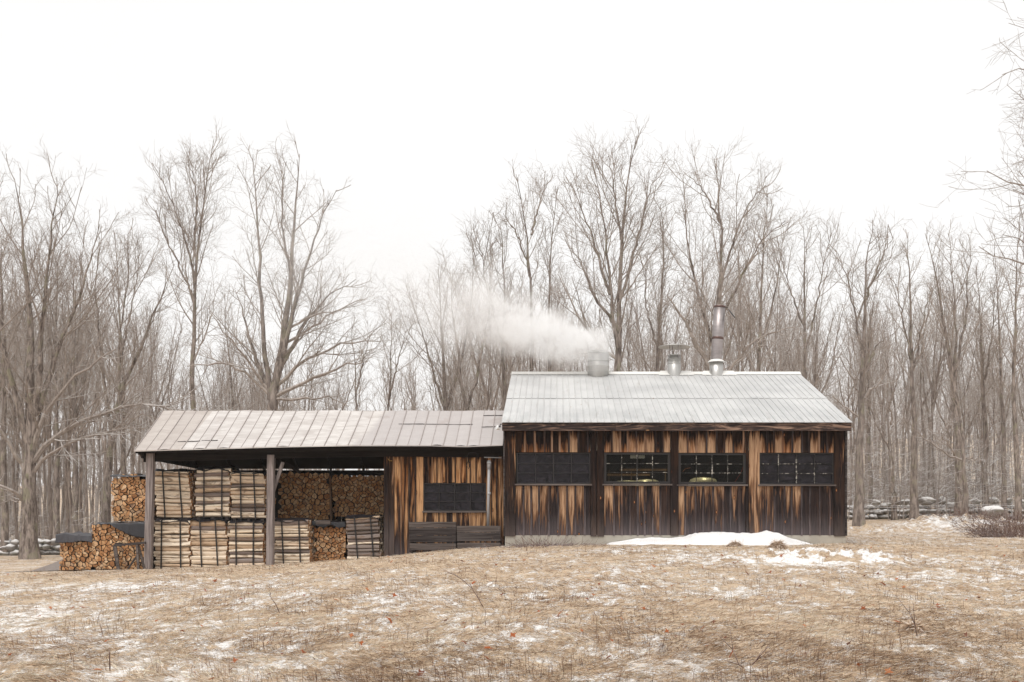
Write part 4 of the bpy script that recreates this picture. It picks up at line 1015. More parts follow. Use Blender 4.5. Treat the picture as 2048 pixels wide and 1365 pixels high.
inner = MB()
for (xa,xb,yt,yb,Yf,sz,sd) in ((556,660,946,1040,34.4,.21,4),(664,772,950,1034,34.6,.21,5),(628,692,1052,1125,32.4,.19,6)):
    rs, _ = stack_things(xa,xb,yt,yb,Yf,sz,sd,'','',limit=0); merge(inner, rs)
tag(inner.build('stacked_firewood', [M['logbark'], M['endgrain']]), 'dim stacks of split logs filling the back of the shed', 'firewood', kind='stuff')
m = MB(); m.bar(px(662,1042,34.0), px(660,952,34.0), .06, .05, .2, up=(0,1,0)); tag(m.build('upright_stake', M['brownwood']), 'thin upright wooden stake between the two back firewood stacks', 'stake')
m = MB(); m.box(X_(630,31.9), X_(660,31.9), 31.95, 32.05, Z_(1049,31.9), Z_(1041,31.9)); tag(m.build('wood_block', M['paleboard'], bevel=.01), 'short flat board lying on the low tarp inside the shed', 'board')
def drape(name, xa, xb, Yf, D, zt, hang, label, mat, seed, over=.06, wave=.03):
    """cloth lying over a stack top and hanging down its front by hang(u)"""
    r = np.random.RandomState(seed); nx_ = 60; x0, x1 = X_(xa,Yf), X_(xb,Yf); rows = [('t', v) for v in np.linspace(1, 0, 7)]+[('h', v) for v in np.linspace(.08, 1, 10)]
    vs = []
    for kind, v in rows:
        for i in range(nx_+1):
            u = i/nx_; x = x0+(x1-x0)*u; z = zt(u); f1 = math.sin(u*23+seed)*.5+math.sin(u*41+seed*2)*.3+math.sin(u*9)*.5
            if kind == 't': vs.append((x, Yf-over+v*D, z+.012*f1*(1+v)+.02*math.sin(v*6+u*7)))
            else:
                h = hang(u)*v; vs.append((x+.02*math.sin(v*3+u*12), Yf-over-.015-wave*abs(f1)*v-.02*v, z-h+.01*f1))
    m_ = nx_+1; q = [(j*m_+i, (j+1)*m_+i, (j+1)*m_+i+1, j*m_+i+1) for j in range(len(rows)-1) for i in range(nx_)]
    m = MB(); m.add(vs, q); o = m.build(name, mat, smooth=True); s = o.modifiers.new('thick', 'SOLIDIFY'); s.thickness = .006
    return tag(o, label, 'tarp', 'black tarps over the firewood')
drape('tarp', 113, 186, Y1, .9, lambda u: Z_(1070-3*math.sin(u*5)-2*(u>.6), Y1), lambda u: .25+.05*math.sin(u*6), 'dusty black tarp covering the short stack at the far left end', M['greytarp'], 1)
drape('tarp', 196, 293, Y1, .9, lambda u: Z_(1046+1*math.sin(u*6), Y1), lambda u: .03+.46*max(0,min(1,(u-.28)/.55))**.8, 'black tarp sagging over the right half of the lower outdoor stack', M['tarp'], 2)
drape('tarp', 222, 300, 32.3, .8, lambda u: Z_(951, 32.3), lambda u: .05, 'dark tarp edge along the top of the tall outdoor stack', M['tarp'], 3)
drape('tarp', 606, 692, 32.35, .8, lambda u: Z_(1046-3*math.sin(u*3), 32.35), lambda u: .12+.07*math.sin(u*8+1)**2, 'black tarp folded over the low stack in the middle of the shed', M['tarp'], 4)

# trestle
def trestle():
    Y = 31.2; o = empty('sawhorse', (X_(262,Y), Y, gz(X_(262,Y),Y)), 'rough dark wooden trestle standing before the lower outdoor stack', 'trestle')
    def bar(name, a, b, w1=.07, w2=.05):
        m = MB(); m.bar(a, b, w1, w2, up=(0,1,0)); m.build(name, M['greyboard'] if name != 'leg' else M['paleboard'], o)
    bar('top_rail', px(228,1091,Y), px(291,1086,Y), .07, .09); bar('top_rail', px(240,1088,Y+.5), px(296,1084,Y+.5), .07, .09)
    bar('cross_piece', px(232,1089,Y+.02), px(243,1087,Y+.5), .05, .07); bar('cross_piece', px(282,1086,Y+.02), px(290,1085,Y+.5), .05, .07)
    for a, b, dy in (((231,1093),(238,1142),0),((246,1092),(248,1140),.45),((274,1089),(277,1142),0),((276,1089),(290,1141),.1),((284,1088),(288,1139),.45),((228,1093),(236,1140),.2)):
        bar('leg', px(*a,Y+dy), px(*b,Y+dy), .065, .055)
    bar('brace', px(254,1141,Y+.1), px(274,1112,Y+.1), .05, .04)
trestle()

# ------------------------------------------------------------------ stones
def rock_mesh(name, seed, sub=3, amp=.35, sx=1, sy=1, sz=1):
    import bmesh
    r = random.Random(seed); bm = bmesh.new(); bmesh.ops.create_icosphere(bm, subdivisions=sub, radius=1)
    planes = [(Vector((r.gauss(0,1), r.gauss(0,1), r.gauss(0,1))).normalized(), r.uniform(.55,.85)) for _ in range(9)]
    from mathutils import noise as mn
    for v in bm.verts:
        for n_, d_ in planes:
            e = v.co.dot(n_)-d_
            if e > 0: v.co -= n_*e*.85
        v.co *= 1+amp*.35*mn.noise(v.co*1.7+Vector((seed*3.1,0,0)))+amp*.12*mn.noise(v.co*6)
        v.co = Vector((v.co.x*sx, v.co.y*sy, v.co.z*sz))
    me = bpy.data.meshes.new(name); bm.to_mesh(me); bm.free(); me.materials.append(M['stone'])
    me.polygons.foreach_set('use_smooth', np.full(len(me.polygons), True, bool))
    return me
def wall_of_stones(name, pts, hgt, label, seed, size=.28):
    r = random.Random(seed); V = []; Fc = []; rn = []
    protos = [rock_mesh('stone', seed*10+i, 2) for i in range(6)]
    pv = [(np.array([v.co[:] for v in p.vertices]), np.array([list(f.vertices) for f in p.polygons])) for p in protos]
    o = 0
    for (a, b) in zip(pts[:-1], pts[1:]):
        L_ = math.dist(a, b); n_ = int(L_/(size*1.25))
        for i in range(n_):
            for lv in range(3):
                for row in range(2):
                    if lv == 2 and r.random() < .45: continue
                    t = (i+r.random()*.6)/n_; x = a[0]+(b[0]-a[0])*t; y = a[1]+(b[1]-a[1])*t+row*.3+r.uniform(-.1,.1)
                    s_ = size*r.uniform(.6,1.15); v, f = r.choice(pv); an = r.uniform(0,6.28); ca, sa = math.cos(an), math.sin(an)
                    vv = v*np.array([s_*r.uniform(.8,1.4), s_*r.uniform(.8,1.2), s_*r.uniform(.55,.9)]); vv = np.stack([vv[:,0]*ca-vv[:,1]*sa, vv[:,0]*sa+vv[:,1]*ca, vv[:,2]], 1)
                    vv += np.array([x, y, gz(x,y)+hgt*(.15+.36*lv)]); V.append(vv); Fc.append(f+o); o += len(vv); rn += [r.random()]*len(f)
    me = mesh_np(name, np.concatenate(V), [np.concatenate(Fc)], [M['stone']], rnd=rn, smooth=True)
    tag(link(name, me), label, 'stone wall')
wall_of_stones('stone_wall', [(X_(-70,50),50),(X_(40,50),50)], .75, 'tumbled fieldstone wall left of the thick old maple', 1, .30)
wall_of_stones('stone_wall', [(X_(62,50.5),50.5),(X_(250,52),52)], .75, 'tumbled fieldstone wall between the old maple and the woodpile', 2, .28)
wall_of_stones('stone_wall', [(X_(1700,57),57),(X_(1880,58),58),(X_(2130,57),57)], .80, 'low fieldstone wall at the wood edge right of the house', 3, .23)
BO = [(1752,1006,14,12,56,'small pale boulder on the wall nearest the house'),(1773,1011,22,8,56,'flat boulder second from the house on the low wall'),(1810,1005,27,11,56,'wide snow-capped boulder right of a flat one on the low wall'),
      (1855,1003,32,13,56,'largest snow-capped boulder near the middle of the low wall'),(1884,1002,14,13,57,'upright boulder touching the largest one on the wall'),(1905,1010,22,9,56,'sloping boulder beside the leaning forest edge tree'),
      (1952,1004,16,11,56,'rounded boulder right of the thin forked tree'),(1987,1002,20,11,57,'pointed boulder above the mossy one'),(2018,1003,14,12,57,'small boulder near the right end of the wall'),(2042,1006,14,11,56,'boulder at the extreme right end of the wall'),
      (1985,1025,38,20,50,'broad mossy boulder beside the snowy brush heap')]
for i, (x, y, w_, h_, Y, lab) in enumerate(BO):
    me = rock_mesh('boulder', 40+i, 3, .35, w_/F*Y*.72, w_/F*Y*.5, h_/F*Y*.7); p = px(x, y, Y)
    o = link('boulder', me, loc=(p[0], Y, p[2])); o.rotation_euler = (0,0,random.uniform(0,.6)); tag(o, lab, 'boulder', 'boulders along the low right-hand wall')
    z_ = gz(p[0], Y)
    if False: 
        m2 = rock_mesh('boulder', 90+i, 2, .3, w_/F*Y*.95, w_/F*Y*.6, max(.15,(p[2]-z_)*.8)); b = link('base_stone', m2, o); b.location = (0, .05, -(p[2]-z_)*.6); b.rotation_euler=(0,0,.3)
fe = empty('wire_fence', (X_(1860,54), 54, gz(X_(1860,54),54)), 'fence of thin pale wires strung along the low stone wall', 'fence')
for ya, yb_, xa in ((1012,1007,1698),(1021,1014,1726),(1015,1010,1698)):
    m = MB(); m.tube([px(xa+(2060-xa)*t, ya+(yb_-ya)*t+2*math.sin(t*math.pi), 54) for t in np.linspace(0,1,9)], .008, 5); m.build('wire', M['wire'], fe)
m = MB(); m.tube([px(1890,1001,54), px(1925,994,54)], .012, 5); m.build('wire', M['wire'], fe)
for xx in (1706, 1875, 2024):
    m = MB(); a = px(xx,1003,54.05); m.tube([(a[0],a[1],gz(a[0],a[1])-.1), a], .02, 6); m.build('stake', M['wire'], fe)

# ------------------------------------------------------------------ trees
def resample(pts, m):
    pts = np.asarray(pts, float); d = np.r_[0, np.cumsum(np.linalg.norm(np.diff(pts, axis=0), axis=1))]
    t = np.linspace(0, d[-1], m*4); fine = np.stack([np.interp(t, d, pts[:,k]) for k in range(3)], 1)
    kz = max(3, m//2); pad = np.pad(fine, ((kz,kz),(0,0)), mode='reflect', reflect_type='odd'); ker = np.ones(2*kz+1)/(2*kz+1)
    sm = np.stack([np.convolve(pad[:,k], ker, 'valid') for k in range(3)], 1); sm[0] = pts[0]
    return sm[np.linspace(0, len(sm)-1, m).astype(int)]
def tubes(P, R, k):
    n, m = P.shape[:2]; T = np.gradient(P, axis=1); T /= np.linalg.norm(T, axis=2, keepdims=True)+1e-9
    md = P[:,-1]-P[:,0]; md /= np.linalg.norm(md, axis=1, keepdims=True)+1e-9
    ref = np.where(np.abs(md[:,2:3]) > .7, np.array([[1.,.2,0]]), np.array([[0,0,1.]]))[:,None,:]
    U = np.cross(T, ref); U /= np.linalg.norm(U, axis=2, keepdims=True)+1e-9; W = np.cross(T, U)
    a = np.arange(k)*2*np.pi/k
    V = P[:,:,None]+R[:,:,None,None]*(np.cos(a)[None,None,:,None]*U[:,:,None]+np.sin(a)[None,None,:,None]*W[:,:,None])
    b = (np.arange(n)*m*k)[:,None,None]; i = np.arange(m-1)[None,:,None]*k; q = np.arange(k)[None,None]; q2 = (q+1) % k
    Fq = np.stack(np.broadcast_arrays(b+i+q, b+i+q2, b+i+k+q2, b+i+k+q), -1).reshape(-1,4)
    return V.reshape(-1,3), Fq
def spawn(r, P, R, per_m, t0, ang, lenf, m, wander, up, rs=.55, minr=.006, tmax=1., cap=99, flat=0.):
    """children of branches P (n,mm,3): positions by length, length by lenf(parent length, t)"""
    n, mm = P.shape[:2]; Ln = np.linalg.norm(np.diff(P, axis=1), axis=2).sum(1)
    cn = np.minimum(cap, np.maximum(1, np.round(Ln*(tmax-t0)*per_m+r.rand(n)*.6))).astype(int)
    pi = np.repeat(np.arange(n), cn); N = len(pi)
    t = t0+(tmax-t0)*((np.concatenate([np.arange(c) for c in cn])+r.rand(N))/np.repeat(cn, cn))
    s = t*(mm-1); i0 = np.minimum(s.astype(int), mm-2); f = (s-i0)[:,None]
    B = P[pi,i0]*(1-f)+P[pi,i0+1]*f; RB = R[pi,i0]*(1-f[:,0])+R[pi,i0+1]*f[:,0]
    T = P[pi,i0+1]-P[pi,i0]; T /= np.linalg.norm(T, axis=1)[:,None]+1e-9
    Q = r.randn(N,3); Q[:,2] *= (1-flat); Q -= T*(Q*T).sum(1)[:,None]; Q /= np.linalg.norm(Q, axis=1)[:,None]+1e-9
    A = np.radians(ang[0]+(ang[1]-ang[0])*r.rand(N))[:,None]
    D = T*np.cos(A)+Q*np.sin(A)
    L_ = lenf(Ln[pi], t, r)
    out = np.zeros((N,m,3)); out[:,0] = B; p = B.copy()
    for j in range(1, m):
        D = D+r.randn(N,3)*wander; D[:,2] += up; D /= np.linalg.norm(D, axis=1)[:,None]
        p = p+D*(L_/(m-1))[:,None]; out[:,j] = p
    r0 = np.minimum(RB*rs, .006+L_*.0105); r0 = np.maximum(r0, minr)
    RR = r0[:,None]*np.linspace(1, .32, m)[None]; RR = np.maximum(RR, minr*.7)
    return out, RR
def make_tree(r, leaders, radii, spread=1., dens=1., t0=.35, deep=True, limbs=(), up=.05, minr=.0065, ang=(28,58), wander=.07, twig=1.):
    """leaders: list of (k,3) polylines in tree space. Returns (trunk V,F), (crown V,F)"""
    LP = np.stack([resample(p, 18) for p in leaders]); LR = np.stack(radii)
    jit = r.randn(*LP.shape)*.03; jit[:,0] = 0; LP = LP+jit
    tv, tf = tubes(LP, LR, 10)
    hgt = LP[:,-1,2].max()
    C = []
    def lf1(ta): return lambda L_, t, r: spread*(.8+hgt*.165*(1-np.clip((t-ta)/(1-ta),0,1))**.8)*(.55+.8*r.rand(len(t)))
    a1 = []; 
    for i in range(len(LP)):
        ta = t0 if np.isscalar(t0) else t0[i]
        P1, R1 = spawn(r, LP[i:i+1], LR[i:i+1], 2.1*dens, ta, ang, lf1(ta), 10, wander, up*1.2, .5, .02); a1.append((P1, R1))
    P1 = np.concatenate([x[0] for x in a1]); R1 = np.concatenate([x[1] for x in a1])
    if len(limbs):
        LMP = np.stack([resample(p, 10) for p, q in limbs]); LMP[:,1:] += r.randn(len(LMP),9,3)*.06; LMR = np.stack([np.linspace(q, q*.2, 10) for p, q in limbs])
        P1 = np.concatenate([P1, LMP]); R1 = np.concatenate([R1, LMR])
    P2, R2 = spawn(r, P1, R1, 2.4*dens, .15, (25,60), lambda L_, t, r: L_*(.5-.25*t)*(.5+.8*r.rand(len(t)))+.25, 7, wander*1.2, up, .6, .010)
    P3, R3 = spawn(r, P2, R2, 3.8*dens, .15, (25,60), lambda L_, t, r: L_*(.5-.2*t)*(.5+.8*r.rand(len(t)))+.2, 5, wander*1.3, up, .65, minr)
    parts = [tubes(P1, R1, 6), tubes(P2, R2, 4), tubes(P3, R3, 3)]
    if deep:
        P4, R4 = spawn(r, P3, R3, 5.4*dens*twig, .2, (25,60), lambda L_, t, r: .15+.35*r.rand(len(t))+L_*.2, 3, wander, up, .75, minr*1.0, cap=9)
        parts.append(tubes(P4, R4, 3))
    o = 0; VV = []; FF = []
    for v, f in parts: VV.append(v); FF.append(f+o); o += len(v)
    return (tv, tf), (np.concatenate(VV), np.concatenate(FF))
def leader_radius(r0, r1, m=18, flare=True):
    t = np.linspace(0,1,m); q = r0*(1-t)**1.15+r1; 
    if flare: q = q*(1+.35*np.exp(-t*22))
    return q
def tree_obj(base, tr, cr, mats, label, cat='tree', group=None, name='maple_tree'):
    root = empty(name, base, label, cat, group)
    tm = mesh_np('trunk', tr[0], [tr[1]], [mats[0]], smooth=True); cm = mesh_np('crown', cr[0], [cr[1]], [mats[1]], smooth=False)
    link('trunk', tm, root); link('crown', cm, root); return root
HG = 'bare maples at the edge of the woods'
def hero(Y, base, leaders, r0, label, spread=1., dens=1., t0=.35, limbs=(), seed=1, sub=.62, ang=(20,46), up=.06, minr=.0052, mats=('bark','twig'), twig=1., yspread=.6):
    """leaders in photo pixels at distance Y (converted to metres); the first starts at the ground"""
    r = np.random.RandomState(seed); x0 = X_(base,Y); b = np.array([x0, Y, gz(x0,Y)-.1])
    LP = []; RD = []; first = None
    for i, ln in enumerate(leaders):
        dy = 0 if i == 0 else r.uniform(-1,1)*yspread*2
        ln = list(ln); ln[-1] = (ln[-1][0], ln[-1][1]+28); P3 = np.array([px(a, c, Y) for a, c in ln]); 
        if i == 0: P3 = np.concatenate([[b], P3]); 
        k = len(P3); P3[:,1] += dy*np.linspace(0,1,k)
        LP.append(P3-b); n_ = 18
        if i == 0: q = leader_radius(r0*.86, .012); first = (resample(LP[0], 18), q)
        else:
            dd = np.linalg.norm(first[0]-LP[i][0], axis=1); rr0 = first[1][dd.argmin()]; q = leader_radius(max(.05, rr0*sub), .012, flare=False)
        RD.append(q)
    LM = []
    for ln, q in limbs:
        P3 = np.array([px(a, c, Y) for a, c in ln]); P3[:,1] += np.linspace(0, r.uniform(-1.5,1.0), len(P3)); LM.append((P3-b, q))
    tr, cr = make_tree(r, LP, RD, spread, dens, t0, True, LM, up, minr, ang, twig=twig)
    return tree_obj(Vector(b), tr, cr, (M[mats[0]], M[mats[1]]), label, group=HG)
hero(47, 60, [[(58,1000),(62,870),(60,760),(62,640),(50,520),(40,400),(30,330)], [(64,880),(85,760),(100,640),(120,500),(140,400),(150,350)], [(60,900),(30,740),(5,620),(-20,500),(-30,420)], [(66,860),(110,720),(160,600),(190,500),(205,420)]],
     .42, 'thick old maple with a wide many-stemmed crown at the far left', 1.1, .78, .38,
     [([(66,925),(120,860),(200,830),(300,800),(410,850)], .13), ([(60,920),(90,830),(150,760),(240,700)], .14), ([(60,960),(30,900),(0,850),(-40,840)], .14), ([(56,1010),(35,980),(10,965),(-30,930)], .11), ([(64,950),(110,900),(180,880),(260,850),(330,860)], .09), ([(62,905),(40,860),(20,800),(-10,770)], .10), ([(60,950),(50,985),(20,1005),(-10,1000)], .06)], 11, yspread=1.2)
hero(50, 384, [[(385,900),(387,760),(389,640),(390,540),(400,450),(415,340),(428,250)], [(390,560),(375,480),(350,400),(330,330)], [(390,600),(360,540),(325,470),(300,380)], [(388,500),(400,400),(385,300)]],
     .235, 'tall slim maple whose crown opens high above the left end of the shed roof', .72, 1.0, [.5,.12,.2,.1], [([(388,720),(410,680),(425,640),(430,590)], .05)], 12, ang=(20,42), up=.08)
hero(45, 541, [[(541,900),(545,800),(560,720),(575,640),(580,560),(585,470),(595,380),(600,280)], [(541,800),(527,700),(518,600),(514,480),(505,380),(495,270)], [(560,730),(590,620),(620,520),(650,430),(680,360)], [(583,560),(560,450),(560,350),(565,280)], [(560,740),(600,650),(650,580),(700,520)], [(545,800),(500,700),(475,620),(455,540)]],
     .40, 'big double-trunked maple rising behind the middle of the shed roof', .75, .9, [.42,.25,.15,.2,.2,.2],
     [([(550,795),(600,770),(660,740),(740,725)], .10), ([(556,770),(610,720),(680,690),(760,680)], .09), ([(565,690),(630,650),(700,600),(735,590)], .07), ([(545,800),(600,800),(650,790),(700,815)], .08), ([(538,790),(490,740),(430,720),(370,730)], .08), ([(538,780),(480,690),(440,640)], .07), ([(575,660),(640,630),(700,630)], .06)], 13, up=.04)
hero(53, 212, [[(212,1000),(222,880),(236,780),(270,720),(300,660),(325,580),(350,500)], [(240,790),(238,690),(250,600),(260,500),(255,440)], [(222,870),(205,760),(190,640),(180,540),(190,450)]],
     .30, 'crooked leaning maple beside the upper outdoor wood stack', .9, 1., [.45,.3,.3], [([(225,860),(270,830),(330,840)], .07)], 14)
hero(58, 152, [[(152,1000),(150,850),(148,720),(150,600),(140,480)]], .2, 'straight lichen-spotted maple just right of the old maple', .8, 1., .45, (), 15)
hero(60, 250, [[(250,1000),(246,850),(245,700),(235,560),(228,440)], [(246,700),(275,580),(290,470)]], .2, 'maple seen between the crooked one and the slim tall one', .85, 1., .45, (), 16)
hero(60, 112, [[(112,1000),(115,850),(108,700),(115,560),(125,420)], [(112,760),(90,600),(85,470)]], .22, 'upright two-topped maple close behind the old maple', .9, 1., .4, (), 17)
hero(62, 470, [[(470,1000),(466,850),(460,720),(445,620),(450,560)]], .17, 'low slender maple between the slim tall one and the double-trunked one', .8, 1., .4, (), 18)
hero(50, 10, [[(10,1000),(5,850),(8,700),(2,560),(-8,420),(-5,340)]], .2, 'tall slender maple cut by the left edge of the picture', .95, 1., .4, (), 19)
hero(55, 720, [[(715,900),(712,780),(708,700),(700,620)], [(712,790),(730,700),(745,630)]], .13, 'small maple just left of the gap in the tree line', .7, 1., .35, (), 20)
hero(55, 790, [[(775,900),(778,780),(785,690),(782,600)], [(778,800),(800,720),(820,640)]], .13, 'small pale maple standing alone in the gap of the tree line', .75, 1., .3, (), 21)
hero(48, 893, [[(893,900),(890,780),(885,680),(880,590),(875,510)], [(892,820),(930,700),(945,600),(950,500)], [(892,830),(860,720),(835,640),(820,560)]], .24, 'bushy maple behind the drifting steam above the shed roof end', 1., 1., .3, (), 22)
hero(46, 935, [[(935,900),(930,800),(915,700),(900,600),(905,520)], [(935,820),(965,700),(980,600),(985,470)]], .2, 'dark-stemmed maple at the left edge of the house roof', .9, 1., .3, (), 23)
hero(48, 1010, [[(1010,900),(1008,780),(1005,660),(1012,540),(1000,420)], [(1008,700),(980,600),(960,500),(950,430)]], .2, 'maple with a left-leaning fork above the house roof corner', .9, 1., .4, (), 24)
hero(50, 1060, [[(1060,900),(1062,760),(1063,620),(1060,500),(1048,420),(1030,320)], [(1063,470),(1080,400),(1095,320)], [(1063,560),(1040,480),(1010,400)]], .21, 'slim maple with two high spires left of the steam stack', .6, 1., [.45,.1,.2], (), 25, ang=(18,42), up=.08)
hero(52, 1100, [[(1100,900),(1098,760),(1096,640),(1100,540),(1105,450),(1115,350)]], .17, 'plain upright maple just right of the twin-spired one', .7, 1., .4, (), 26)
hero(45, 1236, [[(1236,850),(1238,740),(1238,640),(1240,540),(1243,440),(1255,340),(1270,245)], [(1236,700),(1222,600),(1215,500),(1200,400),(1185,300)], [(1240,600),(1270,500),(1295,400),(1320,300)], [(1220,590),(1190,490),(1160,400),(1140,330)], [(1242,480),(1230,380),(1220,270)], [(1236,660),(1185,590),(1160,520),(1140,470)]],
     .30, 'tallest broad-crowned maple rising right behind the steam stack', .8, .95, [.4,.2,.15,.15,.1,.2], [([(1236,720),(1190,680),(1140,600),(1120,540)], .08)], 27, ang=(20,45), up=.07)
hero(50, 1310, [[(1315,900),(1312,760),(1318,640),(1325,540),(1335,440),(1320,380)], [(1315,700),(1290,600),(1295,480)]], .18, 'maple filling the space between the stack and the capped vent', .8, 1., .35, (), 28)
hero(45, 1436, [[(1432,850),(1430,760),(1425,680),(1440,600),(1442,520),(1445,430),(1440,360),(1430,300)], [(1430,700),(1400,600),(1385,520),(1370,420),(1375,340)], [(1442,560),(1470,470),(1500,400),(1530,350)], [(1440,640),(1480,560),(1520,480),(1560,430)], [(1444,450),(1410,380),(1380,310)]],
     .30, 'broad crooked maple directly behind the tall leaning stove pipe', .85, .95, [.4,.25,.15,.2,.15], [([(1425,745),(1390,690),(1360,630),(1330,600)], .13), ([(1372,655),(1378,620),(1392,605)], .06), ([(1445,760),(1490,700),(1540,660),(1600,650)], .08)], 29)
hero(52, 1520, [[(1515,900),(1518,760),(1520,640),(1525,540),(1530,440),(1535,360)], [(1518,700),(1550,600),(1565,500),(1570,420)]], .2, 'upright maple over the right part of the house roof', .8, 1., .4, (), 30)
hero(54, 1612, [[(1612,1000),(1612,850),(1610,740),(1608,640),(1612,540),(1605,420)], [(1610,700),(1635,600),(1645,520),(1660,440)], [(1610,660),(1580,560),(1570,470)]], .2, 'maple above the right gable edge of the house roof', .75, 1., .4, (), 31)
hero(46, 1718, [[(1718,950),(1722,840),(1727,740),(1730,640),(1732,540),(1735,460),(1745,430)], [(1727,720),(1712,620),(1700,540),(1680,460)], [(1731,600),(1760,520),(1780,450)], [(1728,740),(1760,680),(1790,640)]],
     .27, 'stout lichen-patched maple closest to the right wall of the house', .75, 1., [.42,.25,.2,.25], [([(1722,800),(1760,770),(1800,720)], .07), ([(1720,840),(1680,800),(1640,780)], .06), ([(1724,790),(1700,740),(1670,700)], .06)], 32)
hero(60, 1745, [[(1742,1000),(1738,850),(1735,700),(1745,600),(1760,520)]], .17, 'thin dark maple just behind the stout one by the house', .8, 1., .45, (), 33)
hero(55, 1789, [[(1788,1000),(1784,900),(1781,845)]], .2, 'broken-off maple stump trunk with snow on its top', .6, .9, .6, [([(1782,850),(1770,820),(1768,790)], .05), ([(1783,855),(1800,840),(1820,830)], .04)], 34)
hero(52, 1828, [[(1829,1000),(1828,860),(1825,740),(1820,640),(1818,540),(1815,440)], [(1822,720),(1800,620),(1785,520)], [(1825,740),(1845,640),(1850,560)]], .24, 'straight tall maple in the middle of the right-hand group', .7, 1., [.48,.3,.3], (), 35)
hero(54, 1917, [[(1922,1000),(1915,880),(1908,780),(1900,700),(1880,620),(1870,520),(1850,440)], [(1908,780),(1915,680),(1912,560),(1905,430)], [(1908,760),(1930,650),(1940,540),(1945,460)]], .25, 'forked maple whose stems part halfway up near the right edge', .75, 1., [.5,.2,.2], (), 36)
hero(50, 1930, [[(1930,960),(1927,920),(1922,830),(1905,760),(1895,700)]], .17, 'small crooked maple with one long snowy limb reaching left', .6, .9, .6, [([(1926,922),(1900,905),(1860,880),(1835,840)], .07), ([(1928,918),(1945,915),(1960,925)], .04), ([(1910,912),(1880,880),(1865,840)], .05)], 37)
hero(56, 1970, [[(1972,1000),(1970,850),(1965,720),(1960,600),(1950,500)], [(1970,760),(1985,640),(1985,540)]], .22, 'mossy upright maple behind the mossy boulder', .8, 1., .4, (), 38)
hero(55, 2008, [[(2010,1000),(2006,850),(2000,720),(1998,600),(1990,480)]], .18, 'slim maple right of the mossy upright one', .8, 1., .4, (), 39)
hero(52, 2034, [[(2036,1000),(2032,860),(2022,760),(2035,640),(2030,520),(2040,420)]], .2, 'bent dark maple at the right edge of the picture', .85, 1., .4, (), 40)
# near tree whose trunk stands just outside the frame
hero(25, 2255, [[(2255,900),(2250,600),(2240,300),(2230,0),(2225,-300)]], .26, 'near tree at the right edge reaching bare branches into the sky', .5, .8, .95,
     [([(2235,180),(2150,120),(2092,70),(2007,25)], .05), ([(2238,230),(2140,130),(2082,85),(1992,60)], .045), ([(2238,260),(2130,170),(2072,125),(2017,135)], .04), ([(2240,420),(2120,330),(2072,290),(2012,262)], .05), ([(2240,470),(2130,390),(2082,330),(2032,270),(2037,220)], .04),
      ([(2245,540),(2130,450),(2072,390),(1977,340)], .05), ([(2245,560),(2130,470),(2072,420),(1987,402)], .045), ([(2250,560),(2150,500),(2092,480),(2002,475)], .04), ([(2250,640),(2150,570),(2092,530),(1977,480)], .045), ([(2250,700),(2150,620),(2092,580),(2007,545)], .04), ([(2240,240),(2150,210),(2102,205),(2042,190)], .03), ([(2240,330),(2150,250),(2112,225),(2062,215)], .03)], 41, up=.02, minr=.0045, twig=1.1)

# woods behind: individual trees copied from a few kinds
protos = []
for i in range(9):
    r = np.random.RandomState(100+i); H = 15.
    ld = [np.array([(0,0,0),(r.uniform(-.3,.3),r.uniform(-.3,.3),5),(r.uniform(-.5,.5),r.uniform(-.5,.5),10),(r.uniform(-.9,.9),r.uniform(-.9,.9),H)])]
    rd = [leader_radius(.105,.012)]
    for k in range(r.randint(1,4)):
        z = r.uniform(5,9); a = r.rand()*6.28; s0 = r.uniform(1.2,2.6); b = np.array([np.interp(z,ld[0][:,2],ld[0][:,0]),np.interp(z,ld[0][:,2],ld[0][:,1]),z])
        ld.append(np.array([b, b+[math.cos(a)*s0*.5,math.sin(a)*s0*.5,2.4], b+[math.cos(a)*s0,math.sin(a)*s0,(H-z)*r.uniform(.75,.98)]])); rd.append(leader_radius(.07,.01,flare=False))
    tr, cr = make_tree(r, ld, rd, .85, .74, [.42]+[.15]*(len(ld)-1), True, (), .06, .0062, (22,50), twig=.8)
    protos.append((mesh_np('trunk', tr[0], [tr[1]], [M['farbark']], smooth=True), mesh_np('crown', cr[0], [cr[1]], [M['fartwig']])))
SKY = [(-400,420),(-100,400),(60,410),(200,440),(290,500),(380,560),(450,590),(560,600),(700,640),(760,670),(820,610),(880,560),(950,500),(1010,450),(1150,450),(1350,450),(1480,430),(1560,440),(1650,490),(1760,500),(1850,480),(2048,500),(2150,500)]
LB = [(300,'slender bare tree in the misty woods left of the wood shed'),(1005,'slender bare tree in the woods behind the wood shed roof'),(1690,'slender bare tree in the woods behind the plank house roof'),(9999,'slender bare tree in the woods right of the plank house')]
r = np.random.RandomState(77); placed = 0
while placed < 270:
    pxx = r.uniform(-330, 2380); 
    if 690 < pxx < 830 and r.rand() < .7: continue
    u = r.rand(); Y = 56+62*u**1.2; top = np.interp(pxx, [a for a,_ in SKY], [b for _,b in SKY])+r.uniform(5,170)+ (Y-56)*1.2+35
    x = X_(pxx,Y); z0 = gz(x,Y); H = Z_(top,Y)-z0
    H = min(max(H, 7), 25); sc_ = H/15.; k = r.randint(len(protos))
    root = empty('bare_tree', (x, Y, z0-.1), [l for lim, l in LB if pxx < lim][0], 'tree', 'bare trees standing in the woods')
    root.rotation_euler = (0, 0, r.rand()*6.28); wsc = sc_*r.uniform(.75,1.05); root.scale = (wsc, wsc, sc_)
    link('trunk', protos[k][0], root); link('crown', protos[k][1], root); placed += 1
